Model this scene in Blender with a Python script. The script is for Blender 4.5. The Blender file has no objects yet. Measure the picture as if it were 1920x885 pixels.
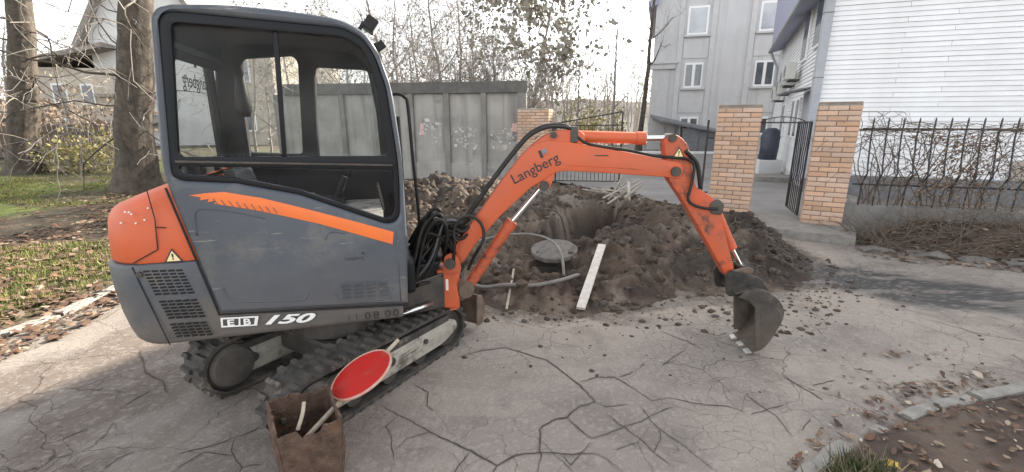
import bpy, bmesh, math, random
import numpy as np
from mathutils import Matrix, Vector
random.seed(7); RNG = np.random.default_rng(11)
R = math.radians
scene = bpy.context.scene
col = scene.collection

# ------------------------------------------------------------------ camera, sky, sun, exposure
cam = bpy.data.cameras.new('camera'); camo = bpy.data.objects.new('camera', cam); col.objects.link(camo)
camo.location = (0, 0, 1.70); camo.rotation_euler = (R(90 - 14.5), 0, 0)
cam.sensor_fit = 'HORIZONTAL'; cam.sensor_width = 36; cam.lens = 36 * 841 / 1920
cam.clip_start = .05; cam.clip_end = 1500
scene.camera = camo
SUN_AZ, SUN_EL = 46.0, 26.5          # azimuth to the right of the view direction, elevation
w = bpy.data.worlds.new('World'); scene.world = w; w.use_nodes = True
nt = w.node_tree; bg = nt.nodes['Background']
sky = nt.nodes.new('ShaderNodeTexSky'); sky.sky_type = 'NISHITA'; sky.sun_disc = False
sky.sun_elevation = R(SUN_EL); sky.sun_rotation = R(SUN_AZ); sky.air_density = 1.0; sky.dust_density = 1.2; sky.ozone_density = 1.0
hs = nt.nodes.new('ShaderNodeHueSaturation'); hs.inputs['Saturation'].default_value = .14
nt.links.new(sky.outputs[0], hs.inputs['Color']); nt.links.new(hs.outputs[0], bg.inputs['Color'])
bg.inputs['Strength'].default_value = .15
sl = bpy.data.lights.new('sun', 'SUN'); sl.energy = 5.0; sl.angle = R(.6); sl.color = (1, .90, .74)
so = bpy.data.objects.new('sun', sl); col.objects.link(so)
az, el = R(SUN_AZ), R(SUN_EL)
sd = Vector((math.sin(az) * math.cos(el), math.cos(az) * math.cos(el), math.sin(el)))
so.rotation_euler = sd.to_track_quat('Z', 'Y').to_euler(); so.location = (20, 20, 30)
scene.view_settings.view_transform = 'Standard'; scene.view_settings.look = 'None'
scene.view_settings.exposure = 1.78; scene.view_settings.gamma = 1

# ------------------------------------------------------------------ helpers
WM = {}
def link(name, data, parent=None, M=None, kind=None):
    o = bpy.data.objects.new(name, data); col.objects.link(o)
    M = Matrix.Identity(4) if M is None else M
    WM[o] = M
    if parent is not None:
        o.parent = parent; o.matrix_basis = WM[parent].inverted() @ M
    else: o.matrix_basis = M
    if kind: o['kind'] = kind
    return o
def tag(o, label, cat, group=None):
    o['label'] = label; o['category'] = cat
    if group: o['group'] = group
    return o
def thing(name, label, cat, M=None, group=None): return tag(link(name, None, None, M), label, cat, group)
def T(x, y, z=0, yaw=0): return Matrix.Translation((x, y, z)) @ Matrix.Rotation(R(yaw), 4, 'Z')
def setmat(me, m):
    me.materials.clear(); me.materials.append(m); return me
def smooth(me, on=True):
    me.polygons.foreach_set('use_smooth', [on] * len(me.polygons)); return me
def pydata(verts, faces, m=None, sm=False):
    me = bpy.data.meshes.new('mesh'); me.from_pydata([tuple(v) for v in verts], [], [tuple(f) for f in faces]); me.update()
    if m: setmat(me, m)
    if sm: smooth(me)
    return me
class MB:
    def __init__(s): s.v = []; s.f = []
    def add(s, vs, fs, M=None):
        n = len(s.v)
        s.v += [tuple(M @ Vector(v)) if M is not None else tuple(v) for v in vs]
        s.f += [tuple(i + n for i in f) for f in fs]; return s
    def box(s, c, size, M=None, rz=0):
        x, y, z = [k / 2 for k in size]
        vs = [Vector((i * x, j * y, k * z)) for i in (-1, 1) for j in (-1, 1) for k in (-1, 1)]
        if rz: vs = [Matrix.Rotation(rz, 3, 'Z') @ v for v in vs]
        vs = [v + Vector(c) for v in vs]
        return s.add(vs, [(0, 1, 3, 2), (4, 6, 7, 5), (0, 4, 5, 1), (2, 3, 7, 6), (0, 2, 6, 4), (1, 5, 7, 3)], M)
    def tube(s, pts, r, n=8, caps=True):
        pts = [Vector(p) for p in pts]; rs = r if hasattr(r, '__len__') else [r] * len(pts)
        base = len(s.v); up = None
        for i, p in enumerate(pts):
            t = (pts[min(i + 1, len(pts) - 1)] - pts[max(i - 1, 0)])
            t = t.normalized() if t.length > 1e-9 else Vector((0, 0, 1))
            if up is None: up = Vector((0, 0, 1)) if abs(t.z) < .9 else Vector((1, 0, 0))
            a = t.cross(up)
            if a.length < 1e-6: a = t.orthogonal()
            a.normalize(); b = a.cross(t).normalized(); up = b
            for k in range(n):
                an = 2 * math.pi * k / n
                s.v.append(tuple(p + (a * math.cos(an) + b * math.sin(an)) * rs[i]))
        for i in range(len(pts) - 1):
            for k in range(n):
                k2 = (k + 1) % n
                s.f.append((base + i * n + k, base + i * n + k2, base + (i + 1) * n + k2, base + (i + 1) * n + k))
        if caps:
            s.f.append(tuple(base + k for k in reversed(range(n))))
            s.f.append(tuple(base + (len(pts) - 1) * n + k for k in range(n)))
        return s
    def loft(s, rings, caps=True, closed=True):
        base = len(s.v); n = len(rings[0])
        for r in rings: s.v += [tuple(p) for p in r]
        for i in range(len(rings) - 1):
            for k in range(n if closed else n - 1):
                k2 = (k + 1) % n
                s.f.append((base + i * n + k, base + i * n + k2, base + (i + 1) * n + k2, base + (i + 1) * n + k))
        if caps:
            s.f.append(tuple(base + k for k in reversed(range(n))))
            s.f.append(tuple(base + (len(rings) - 1) * n + k for k in range(n)))
        return s
    def mesh(s, m=None, sm=False):
        me = pydata(s.v, s.f, m, sm); return me
    def build(s, name, m, parent=None, M=None, sm=False, bev=0, kind=None):
        me = s.mesh(m, sm)
        if bev: bevel(me, bev)
        return link(name, me, parent, M, kind)
def bevel(me, w, seg=2, ang=30):
    bm = bmesh.new(); bm.from_mesh(me)
    bmesh.ops.remove_doubles(bm, verts=bm.verts, dist=1e-5)
    es = [e for e in bm.edges if len(e.link_faces) == 2 and e.calc_face_angle(0) > R(ang)]
    if es: bmesh.ops.bevel(bm, geom=es, offset=w, segments=seg, affect='EDGES', profile=.6, clamp_overlap=True)
    bm.to_mesh(me); bm.free(); return me
def autosmooth(me, ang=35):
    bm = bmesh.new(); bm.from_mesh(me)
    for f in bm.faces: f.smooth = True
    for e in bm.edges:
        if len(e.link_faces) != 2 or e.calc_face_angle(0) > R(ang): e.smooth = False
    bm.to_mesh(me); bm.free(); return me
def spl(pts, n=6):
    """Catmull-Rom through points"""
    P = [Vector(p) for p in pts]; P = [P[0] * 2 - P[1]] + P + [P[-1] * 2 - P[-2]]; out = []
    for i in range(1, len(P) - 2):
        for k in range(n):
            t = k / n
            out.append(.5 * ((2 * P[i]) + (P[i + 1] - P[i - 1]) * t + (2 * P[i - 1] - 5 * P[i] + 4 * P[i + 1] - P[i + 2]) * t * t + (3 * P[i] - P[i - 1] - 3 * P[i + 1] + P[i + 2]) * t ** 3))
    out.append(P[-2]); return out
def fillet(pts, r, n=4):
    out = []; N = len(pts)
    for i in range(N):
        p = Vector(pts[i]).to_2d(); a = Vector(pts[i - 1]).to_2d(); b = Vector(pts[(i + 1) % N]).to_2d()
        ri = r[i] if hasattr(r, '__len__') else r
        la, lb = (a - p).length, (b - p).length
        dd = min(ri, la * .48, lb * .48)
        if dd < 1e-4: out.append(p); continue
        p0 = p + (a - p) / la * dd; p1 = p + (b - p) / lb * dd
        for k in range(n + 1):
            t = k / n; out.append((1 - t) ** 2 * p0 + 2 * t * (1 - t) * p + t * t * p1)
    return out
def plate(loops, thick, bev=.004, axis='y', res=2):
    """flat shape with holes given in (x,z), thickness along local y (centred)"""
    cu = bpy.data.curves.new('c', 'CURVE'); cu.dimensions = '2D'; cu.fill_mode = 'BOTH'
    cu.extrude = max(thick / 2 - bev, .0001); cu.bevel_depth = bev; cu.bevel_resolution = res; cu.offset = -bev
    for lp in loops:
        sp = cu.splines.new('POLY'); sp.points.add(len(lp) - 1)
        for i, p in enumerate(lp): sp.points[i].co = (p[0], p[1], 0, 1)
        sp.use_cyclic_u = True
    ob = bpy.data.objects.new('c', cu); me = bpy.data.meshes.new_from_object(ob)
    bpy.data.objects.remove(ob); bpy.data.curves.remove(cu)
    if axis == 'y': me.transform(Matrix(((1, 0, 0, 0), (0, 0, -1, 0), (0, 1, 0, 0), (0, 0, 0, 1))))
    bm = bmesh.new(); bm.from_mesh(me); bmesh.ops.remove_doubles(bm, verts=bm.verts, dist=1e-5); bm.to_mesh(me); bm.free()
    return autosmooth(me, 40)
def padd(name, loops, thick, m, parent, M=None, off=(0, 0, 0), bev=.004):
    me = plate(loops, thick, bev); me.transform(Matrix.Translation(off)); setmat(me, m)
    return link(name, me, parent, M)
def text(name, s, size, m, parent, M, ext=.001, align='LEFT', shear=0, bold=0, sx=1):
    cu = bpy.data.curves.new('t', 'FONT'); cu.body = s; cu.size = size; cu.extrude = ext; cu.align_x = align; cu.shear = shear; cu.offset = bold
    ob = bpy.data.objects.new('t', cu); me = bpy.data.meshes.new_from_object(ob)
    bpy.data.objects.remove(ob); bpy.data.curves.remove(cu)
    if sx != 1: me.transform(Matrix.Scale(sx, 4, (1, 0, 0)))
    setmat(me, m); return link(name, me, parent, M)
UPR = Matrix.Rotation(R(90), 4, 'X')     # text standing upright, facing -y
def rects(x0, z0, x1, z1): return [(x0, z0), (x1, z0), (x1, z1), (x0, z1)]
def disc(cx, cz, r, n=24): return [(cx + r * math.cos(2 * math.pi * k / n), cz + r * math.sin(2 * math.pi * k / n)) for k in range(n)]

# numpy noise
def hsh(ix, iy, s): 
    h = (ix.astype(np.int64) * 374761393 + iy.astype(np.int64) * 668265263 + s * 974634777) & 0x7fffffff
    h = ((h ^ (h >> 13)) * 1274126177) & 0x7fffffff
    return ((h ^ (h >> 16)) & 0xffff) / 65535.
def vn(x, y, s=0):
    ix, iy = np.floor(x), np.floor(y); fx, fy = x - ix, y - iy
    fx = fx * fx * (3 - 2 * fx); fy = fy * fy * (3 - 2 * fy)
    a, b, c, d = hsh(ix, iy, s), hsh(ix + 1, iy, s), hsh(ix, iy + 1, s), hsh(ix + 1, iy + 1, s)
    return (a * (1 - fx) + b * fx) * (1 - fy) + (c * (1 - fx) + d * fx) * fy
def fbm(x, y, f, o=4, s=0, g=.5):
    t = 0; a = 1; n = 0
    for i in range(o):
        t = t + a * vn(x * f + i * 17.3, y * f - i * 9.1, s + i); n += a; a *= g; f *= 2.03
    return t / n
def voro(x, y, f, s=0):
    x = x * f; y = y * f; ix, iy = np.floor(x), np.floor(y)
    f1 = np.full(x.shape, 9.); f2 = np.full(x.shape, 9.)
    for i in (-1, 0, 1):
        for j in (-1, 0, 1):
            px = ix + i + hsh(ix + i, iy + j, s); py = iy + j + hsh(ix + i, iy + j, s + 77)
            d = np.hypot(px - x, py - y); f2 = np.minimum(f2, np.maximum(f1, d)); f1 = np.minimum(f1, d)
    return (f2 - f1) / f
def lump(x, y, f, s=0):
    x = x * f; y = y * f; ix, iy = np.floor(x), np.floor(y); h = np.zeros(x.shape)
    for i in (-1, 0, 1):
        for j in (-1, 0, 1):
            px = ix + i + hsh(ix + i, iy + j, s); py = iy + j + hsh(ix + i, iy + j, s + 77); r = .25 + .55 * hsh(ix + i, iy + j, s + 33)
            h = np.maximum(h, r * np.sqrt(np.clip(1 - ((px - x) ** 2 + (py - y) ** 2) / (r * r), 0, 1)))
    return h / f
def sst(a, b, x): t = np.clip((x - a) / (b - a), 0, 1); return t * t * (3 - 2 * t)
def segdist(x, y, poly):
    d = np.full(x.shape, 99.)
    for (ax, ay), (bx, by) in zip(poly[:-1], poly[1:]):
        ex, ey = bx - ax, by - ay; t = np.clip(((x - ax) * ex + (y - ay) * ey) / (ex * ex + ey * ey + 1e-12), 0, 1)
        d = np.minimum(d, np.hypot(x - ax - t * ex, y - ay - t * ey))
    return d
def inpoly(x, y, poly):
    c = np.zeros(x.shape, bool); n = len(poly)
    for i in range(n):
        (x1, y1), (x2, y2) = poly[i], poly[i - 1]
        c ^= ((y1 > y) != (y2 > y)) & (x < (x2 - x1) * (y - y1) / (y2 - y1 + 1e-12) + x1)
    return c
def sdpoly(x, y, poly):      # positive inside
    d = segdist(x, y, list(poly) + [poly[0]]); return np.where(inpoly(x, y, poly), d, -d)

# ------------------------------------------------------------------ materials
def mat(name, c, rough=.6, metal=0, c2=None, scale=6, bump=0, bscale=40, spec=.5, coords='Object', stain=None, sscale=3, samt=.5, rnd=0, streak=None, coat=0, dust=None, scuff=None):
    m = bpy.data.materials.new(name); m.use_nodes = True; t = m.node_tree; b = t.nodes['Principled BSDF']
    b.inputs['Roughness'].default_value = rough; b.inputs['Metallic'].default_value = metal
    b.inputs['Specular IOR Level'].default_value = spec; b.inputs['Coat Weight'].default_value = coat
    L = t.links.new; tc = t.nodes.new('ShaderNodeTexCoord').outputs[coords]
    col_ = None
    def noise(sc, det=6, ro=.6, vec=None):
        n = t.nodes.new('ShaderNodeTexNoise'); n.inputs['Scale'].default_value = sc; n.inputs['Detail'].default_value = det; n.inputs['Roughness'].default_value = ro
        L(vec or tc, n.inputs['Vector']); return n.outputs['Fac']
    def ramp(f, p0, p1):
        n = t.nodes.new('ShaderNodeMapRange'); n.interpolation_type = 'SMOOTHSTEP'; L(f, n.inputs[0]); n.inputs[1].default_value = p0; n.inputs[2].default_value = p1; return n.outputs[0]
    def mix(f, a, bb):
        n = t.nodes.new('ShaderNodeMix'); n.data_type = 'RGBA'
        if hasattr(f, 'is_linked'): L(f, n.inputs[0])
        else: n.inputs[0].default_value = f
        for i, q in ((6, a), (7, bb)):
            if hasattr(q, 'is_linked'): L(q, n.inputs[i])
            else: n.inputs[i].default_value = (*q[:3], 1)
        return n.outputs[2]
    cc = c
    if c2: cc = mix(ramp(noise(scale), .32, .68), c, c2)
    if stain: cc = mix(ramp(noise(sscale, 8, .7), 1 - samt, 1 - samt + .18), cc, stain)
    if streak:
        mp = t.nodes.new('ShaderNodeMapping'); L(tc, mp.inputs[0]); mp.inputs['Scale'].default_value = (1, 1, .06)
        cc = mix(ramp(noise(streak[1], 5, .6, mp.outputs[0]), .5, .75), cc, streak[0])
    if scuff:
        mp2 = t.nodes.new('ShaderNodeMapping'); L(tc, mp2.inputs[0]); mp2.inputs['Rotation'].default_value = (.3, .5, .4); mp2.inputs['Scale'].default_value = (1.2, 9, 16)
        f1 = ramp(noise(scuff[1], 4, .7, mp2.outputs[0]), scuff[2], scuff[2] + .05); f2 = ramp(noise(2.5, 3), .48, .62)
        mu = t.nodes.new('ShaderNodeMath'); mu.operation = 'MULTIPLY'; L(f1, mu.inputs[0]); L(f2, mu.inputs[1]); cc = mix(mu.outputs[0], cc, scuff[0])
    if dust:
        sp = t.nodes.new('ShaderNodeSeparateXYZ'); L(tc, sp.inputs[0]); ad = t.nodes.new('ShaderNodeMath'); ad.operation = 'MULTIPLY_ADD'; L(noise(6, 8, .7), ad.inputs[0]); ad.inputs[1].default_value = -dust[3]; L(sp.outputs['Z'], ad.inputs[2])
        mrd = t.nodes.new('ShaderNodeMapRange'); L(ad.outputs[0], mrd.inputs[0]); mrd.inputs[1].default_value = dust[1]; mrd.inputs[2].default_value = dust[2]; mrd.inputs[3].default_value = dust[4]; mrd.inputs[4].default_value = 0
        cc = mix(mrd.outputs[0], cc, dust[0])
    if rnd:
        oi = t.nodes.new('ShaderNodeObjectInfo'); h = t.nodes.new('ShaderNodeHueSaturation')
        mr = t.nodes.new('ShaderNodeMapRange'); L(oi.outputs['Random'], mr.inputs[0]); mr.inputs[3].default_value = 1 - rnd; mr.inputs[4].default_value = 1 + rnd
        L(mr.outputs[0], h.inputs['Value'])
        wn = t.nodes.new('ShaderNodeTexWhiteNoise'); wn.noise_dimensions = '1D'; L(oi.outputs['Random'], wn.inputs['W'])
        mr2 = t.nodes.new('ShaderNodeMapRange'); L(wn.outputs['Value'], mr2.inputs[0]); mr2.inputs[3].default_value = 1 - rnd * 1.2; mr2.inputs[4].default_value = 1 + rnd * .8
        L(mr2.outputs[0], h.inputs['Saturation'])
        if hasattr(cc, 'is_linked'): L(cc, h.inputs['Color'])
        else: h.inputs['Color'].default_value = (*cc[:3], 1)
        cc = h.outputs[0]
    if hasattr(cc, 'is_linked'): L(cc, b.inputs['Base Color'])
    else: b.inputs['Base Color'].default_value = (*cc[:3], 1)
    if bump:
        bn = t.nodes.new('ShaderNodeBump'); bn.inputs['Strength'].default_value = bump; bn.inputs['Distance'].default_value = .02
        L(noise(bscale, 6, .65), bn.inputs['Height']); L(bn.outputs[0], b.inputs['Normal'])
    return m
def s2l(*rgb): return tuple(((v / 255) / 12.92 if v / 255 <= .04045 else ((v / 255 + .055) / 1.055) ** 2.4) for v in rgb)
def glassmat(name, tint, rough=.02):
    m = bpy.data.materials.new(name); m.use_nodes = True; t = m.node_tree; t.nodes.remove(t.nodes['Principled BSDF'])
    tr = t.nodes.new('ShaderNodeBsdfTransparent'); tr.inputs[0].default_value = (*tint, 1)
    gl = t.nodes.new('ShaderNodeBsdfGlossy'); gl.inputs['Roughness'].default_value = rough
    di = t.nodes.new('ShaderNodeBsdfDiffuse'); di.inputs[0].default_value = (.35, .33, .30, 1)
    lw_ = t.nodes.new('ShaderNodeLayerWeight'); lw_.inputs['Blend'].default_value = .5
    pw = t.nodes.new('ShaderNodeMath'); pw.operation = 'POWER'; t.links.new(lw_.outputs['Facing'], pw.inputs[0]); pw.inputs[1].default_value = 5
    fr = t.nodes.new('ShaderNodeMath'); fr.operation = 'MULTIPLY_ADD'; t.links.new(pw.outputs[0], fr.inputs[0]); fr.inputs[1].default_value = .7; fr.inputs[2].default_value = .008
    n = t.nodes.new('ShaderNodeTexNoise'); n.inputs['Scale'].default_value = 3; n.inputs['Detail'].default_value = 6
    tc = t.nodes.new('ShaderNodeTexCoord'); t.links.new(tc.outputs['Object'], n.inputs['Vector'])
    mr = t.nodes.new('ShaderNodeMapRange'); t.links.new(n.outputs['Fac'], mr.inputs[0]); mr.inputs[1].default_value = .45; mr.inputs[2].default_value = .8; mr.inputs[3].default_value = .0; mr.inputs[4].default_value = .035
    m0 = t.nodes.new('ShaderNodeMixShader'); t.links.new(mr.outputs[0], m0.inputs[0]); t.links.new(tr.outputs[0], m0.inputs[1]); t.links.new(di.outputs[0], m0.inputs[2])
    mx = t.nodes.new('ShaderNodeMixShader'); t.links.new(fr.outputs[0], mx.inputs[0]); t.links.new(m0.outputs[0], mx.inputs[1]); t.links.new(gl.outputs[0], mx.inputs[2])
    t.links.new(mx.outputs[0], t.nodes['Material Output'].inputs[0]); return m
def attrmat(name, rough=.9, bump=.4, bscale=60, grain=.25, gscale=90, wet=False, trans=0, cracks=False):
    """surface whose own colour is stored per vertex, with fine grain on top"""
    m = bpy.data.materials.new(name); m.use_nodes = True; t = m.node_tree; b = t.nodes['Principled BSDF']; L = t.links.new
    a = t.nodes.new('ShaderNodeAttribute'); a.attribute_name = 'Col'
    tc = t.nodes.new('ShaderNodeTexCoord')
    n = t.nodes.new('ShaderNodeTexNoise'); n.inputs['Scale'].default_value = gscale; n.inputs['Detail'].default_value = 5; n.inputs['Roughness'].default_value = .7; L(tc.outputs['Object'], n.inputs['Vector'])
    mr = t.nodes.new('ShaderNodeMapRange'); L(n.outputs['Fac'], mr.inputs[0]); mr.inputs[1].default_value = .25; mr.inputs[2].default_value = .75; mr.inputs[3].default_value = 1 - grain; mr.inputs[4].default_value = 1 + grain
    mx = t.nodes.new('ShaderNodeVectorMath'); mx.operation = 'SCALE'; L(a.outputs['Color'], mx.inputs[0]); L(mr.outputs[0], mx.inputs['Scale']); L(mx.outputs[0], b.inputs['Base Color'])
    b.inputs['Roughness'].default_value = rough; b.inputs['Specular IOR Level'].default_value = .3
    crackh = None
    if cracks:
        at2 = t.nodes.new('ShaderNodeAttribute'); at2.attribute_name = 'paved'
        wn = t.nodes.new('ShaderNodeTexNoise'); wn.inputs['Scale'].default_value = 3.5; wn.inputs['Detail'].default_value = 5; L(tc.outputs['Object'], wn.inputs['Vector'])
        va = t.nodes.new('ShaderNodeVectorMath'); va.operation = 'MULTIPLY_ADD'; L(wn.outputs['Color'], va.inputs[0]); va.inputs[1].default_value = (.28, .28, 0); L(tc.outputs['Object'], va.inputs[2])
        tot = None
        for sc_, w0, mlo, mhi, msc in ((1.9, .012, .36, .54, .8), (4.6, .017, .42, .58, .9), (9.5, .024, .47, .60, 1.1)):
            vo = t.nodes.new('ShaderNodeTexVoronoi'); vo.voronoi_dimensions = '2D'; vo.feature = 'DISTANCE_TO_EDGE'; vo.inputs['Scale'].default_value = sc_; L(va.outputs[0], vo.inputs['Vector'])
            m1 = t.nodes.new('ShaderNodeMapRange'); L(vo.outputs['Distance'], m1.inputs[0]); m1.inputs[1].default_value = 0; m1.inputs[2].default_value = w0; m1.inputs[3].default_value = 1; m1.inputs[4].default_value = 0
            mn = t.nodes.new('ShaderNodeTexNoise'); mn.inputs['Scale'].default_value = msc; mn.inputs['Detail'].default_value = 4; L(tc.outputs['Object'], mn.inputs['Vector'])
            m2 = t.nodes.new('ShaderNodeMapRange'); L(mn.outputs['Fac'], m2.inputs[0]); m2.inputs[1].default_value = mlo; m2.inputs[2].default_value = mhi
            mm = t.nodes.new('ShaderNodeMath'); mm.operation = 'MULTIPLY'; L(m1.outputs[0], mm.inputs[0]); L(m2.outputs[0], mm.inputs[1])
            if tot is None: tot = mm.outputs[0]
            else:
                ad = t.nodes.new('ShaderNodeMath'); ad.operation = 'MAXIMUM'; L(tot, ad.inputs[0]); L(mm.outputs[0], ad.inputs[1]); tot = ad.outputs[0]
        pm = t.nodes.new('ShaderNodeMath'); pm.operation = 'MULTIPLY'; L(tot, pm.inputs[0]); L(at2.outputs['Fac'], pm.inputs[1]); crackh = pm.outputs[0]
        dk = t.nodes.new('ShaderNodeMath'); dk.operation = 'MULTIPLY_ADD'; L(crackh, dk.inputs[0]); dk.inputs[1].default_value = -.72; dk.inputs[2].default_value = 1
        ms = t.nodes.new('ShaderNodeVectorMath'); ms.operation = 'SCALE'; L(mx.outputs[0], ms.inputs[0]); L(dk.outputs[0], ms.inputs['Scale']); L(ms.outputs[0], b.inputs['Base Color'])
    if wet:
        mr2 = t.nodes.new('ShaderNodeMapRange'); L(a.outputs['Alpha'], mr2.inputs[0]); mr2.inputs[3].default_value = rough; mr2.inputs[4].default_value = .55; L(mr2.outputs[0], b.inputs['Roughness'])
    if bump:
        n2 = t.nodes.new('ShaderNodeTexNoise'); n2.inputs['Scale'].default_value = bscale; n2.inputs['Detail'].default_value = 6; n2.inputs['Roughness'].default_value = .7; L(tc.outputs['Object'], n2.inputs['Vector'])
        bn = t.nodes.new('ShaderNodeBump'); bn.inputs['Strength'].default_value = bump; bn.inputs['Distance'].default_value = .02; L(n2.outputs['Fac'], bn.inputs['Height']); L(bn.outputs[0], b.inputs['Normal'])
    return m
def setcol(me, rgba):
    at = me.color_attributes.new('Col', 'FLOAT_COLOR', 'POINT'); at.data.foreach_set('color', np.asarray(rgba, np.float32).ravel())
M = {}
M['blue'] = mat('blue_grey_paint', (.060, .071, .089), .42, c2=(.068, .079, .097), scale=3, stain=(.115, .114, .112), sscale=2.6, samt=.49, bump=.04, bscale=160, scuff=((.20, .195, .185), 3.0, .62), dust=((.17, .15, .13), .15, .65, .6, .40))
M['bluedirty'] = mat('blue_grey_dusty_paint', (.066, .074, .090), .5, c2=(.085, .09, .098), scale=5, stain=(.13, .12, .105), sscale=4, samt=.50, bump=.06, bscale=110, scuff=((.20, .19, .17), 3.0, .64), dust=((.20, .165, .13), .12, .52, .62, .55))
M['orange'] = mat('orange_paint', (.56, .103, .034), .5, c2=(.48, .102, .043), scale=4, stain=(.36, .11, .055), sscale=5, samt=.44, bump=.04, bscale=140, scuff=((.22, .10, .06), 3.0, .65))
M['orangeworn'] = mat('worn_orange_paint', (.54, .092, .030), .58, c2=(.42, .095, .045), scale=5, stain=(.09, .05, .035), sscale=9, samt=.50, bump=.08, bscale=110, scuff=((.10, .06, .045), 3.0, .60))
M['stripe'] = mat('orange_stripe', (.78, .17, .03), .45, c2=(.72, .16, .04))
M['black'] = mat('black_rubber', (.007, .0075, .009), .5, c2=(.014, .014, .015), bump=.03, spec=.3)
M['hose'] = mat('hose_rubber', (.008, .008, .009), .5, c2=(.022, .02, .018), scale=12, spec=.35)
M['greyhose'] = mat('grey_hose', (.14, .13, .12), .6, c2=(.20, .185, .165), scale=12)
M['greysleeve'] = mat('hose_sleeve', (.05, .055, .065), .5, c2=(.09, .09, .095), scale=20)
M['frameblack'] = mat('window_frame_black', (.006, .007, .010), .4, spec=.25)
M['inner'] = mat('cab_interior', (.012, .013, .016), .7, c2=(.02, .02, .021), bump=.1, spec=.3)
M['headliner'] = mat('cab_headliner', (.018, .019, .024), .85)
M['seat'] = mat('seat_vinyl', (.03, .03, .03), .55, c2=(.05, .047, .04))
M['rubber'] = mat('track_rubber', (.032, .030, .028), .85, c2=(.070, .063, .056), scale=9, stain=(.17, .145, .12), sscale=6, samt=.48, bump=.5, bscale=55)
M['cream'] = mat('cream_paint', (.38, .36, .31), .7, c2=(.29, .27, .23), scale=8, stain=(.10, .085, .07), sscale=7, samt=.52, bump=.15, scuff=((.09, .08, .07), 3, .58))
M['steel'] = mat('dark_steel', (.045, .042, .04), .5, .3, c2=(.08, .07, .06), scale=10, bump=.1)
M['blacksteel'] = mat('greasy_black_steel', (.018, .017, .017), .5, .2, c2=(.05, .045, .04), scale=9, bump=.3, bscale=40)
M['chrome'] = mat('chrome_rod', (.72, .72, .72), .22, 1)
M['rust'] = mat('rusty_steel', (.075, .046, .033), .7, .25, c2=(.15, .095, .068), scale=16, stain=(.22, .075, .03), sscale=6, samt=.44, bump=1.0, bscale=30, scuff=((.26, .20, .16), 3, .62))
M['brownsteel'] = mat('muddy_steel', (.10, .07, .05), .75, c2=(.16, .12, .09), scale=12, bump=.3)
M['mudsteel'] = mat('mud_caked_steel', (.055, .05, .045), .8, c2=(.10, .088, .075), scale=9, bump=.3)
M['bucket'] = mat('worn_bucket_steel', (.050, .046, .041), .6, .25, c2=(.085, .076, .066), scale=9, stain=(.17, .135, .105), sscale=5, samt=.50, bump=.4, bscale=40, scuff=((.22, .20, .18), 3, .62), dust=((.16, .125, .095), -.15, .25, .4, .5))
M['tooth'] = mat('tooth_steel', (.55, .54, .52), .4, .3, c2=(.40, .37, .33), scale=25)
M['white'] = mat('white_paint', (.75, .75, .74), .5)
M['decal'] = mat('dark_print', (.02, .02, .025), .5)
M['decalfaint'] = mat('faded_print', (.035, .042, .055), .6)
M['yellow'] = mat('warning_yellow', (.78, .62, .33), .5)
M['grey_emblem'] = mat('emblem_grey', (.18, .19, .23), .4)
M['red'] = mat('red_sign', (.50, .018, .015), .32, c2=(.44, .025, .02), stain=(.36, .085, .06), sscale=9, samt=.46, scuff=((.55, .35, .30), 4, .64), bump=.03)
M['paleedge'] = mat('pale_edge', (.42, .33, .27), .6, c2=(.5, .2, .15), scale=12)
M['wood'] = mat('weathered_wood', (.32, .26, .20), .85, c2=(.42, .36, .29), scale=20, bump=.3)
M['palewood'] = mat('pale_wood', (.40, .355, .30), .9, c2=(.30, .26, .215), scale=14, rnd=.2)
M['oldboard'] = mat('old_fence_board', (.085, .066, .052), .9, c2=(.13, .10, .08), scale=6, rnd=.2)
M['board'] = mat('whitewashed_board', (.62, .59, .54), .85, c2=(.50, .45, .39), scale=18, stain=(.25, .20, .16), sscale=30, samt=.42, bump=.4)
M['glass'] = glassmat('cab_glass', (.95, .96, .96))
M['glassdark'] = glassmat('tinted_glass', (.78, .80, .83))
M['brick'] = mat('tan_brick', (.50, .325, .225), .85, c2=(.55, .375, .27), scale=25, stain=(.50, .40, .32), sscale=14, samt=.43, bump=.35, bscale=90, rnd=.16)
M['mortar'] = mat('mortar', (.20, .15, .12), .95, c2=(.29, .235, .195), bump=.5)
M['concrete'] = mat('wall_concrete', (.27, .258, .24), .95, c2=(.36, .345, .32), scale=1.3, stain=(.15, .145, .14), sscale=2.2, samt=.45, bump=.3, bscale=50, streak=((.20, .19, .18), 5))
M['concretedark'] = mat('dark_concrete', (.10, .096, .09), .95, c2=(.14, .135, .125), scale=3, bump=.3, streak=((.09, .087, .08), 6))
M['kerb'] = mat('kerb_concrete', (.21, .198, .18), .95, c2=(.29, .275, .25), scale=9, stain=(.16, .145, .125), sscale=8, samt=.45, bump=.6, bscale=50)
M['postc'] = mat('post_concrete', (.17, .162, .15), .95, c2=(.23, .22, .205), scale=3, bump=.3, streak=((.13, .125, .115), 6))
M['kerbpale'] = mat('pale_kerb', (.26, .245, .22), .95, c2=(.36, .34, .31), scale=12, stain=(.2, .18, .15), sscale=10, samt=.45, bump=1.0, bscale=35)
M['chunk'] = mat('broken_concrete', (.14, .128, .115), .95, c2=(.20, .183, .165), scale=9, stain=(.10, .08, .065), sscale=7, samt=.5, bump=.8, bscale=40)
M['plinthc'] = mat('plinth_concrete', (.17, .163, .155), .95, c2=(.24, .23, .215), scale=3, stain=(.09, .08, .07), sscale=3, samt=.48, bump=.5, bscale=30)
M['paper'] = mat('paper', (.50, .48, .45), .8, c2=(.38, .365, .345), scale=9, rnd=.3)
M['pinkpaper'] = mat('pink_paper', (.60, .38, .36), .8)
M['siding'] = mat('white_vinyl_siding', (.78, .79, .805), .5, c2=(.70, .705, .715), scale=1.2, stain=(.62, .61, .59), sscale=1.6, samt=.40, rnd=.03)
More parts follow.
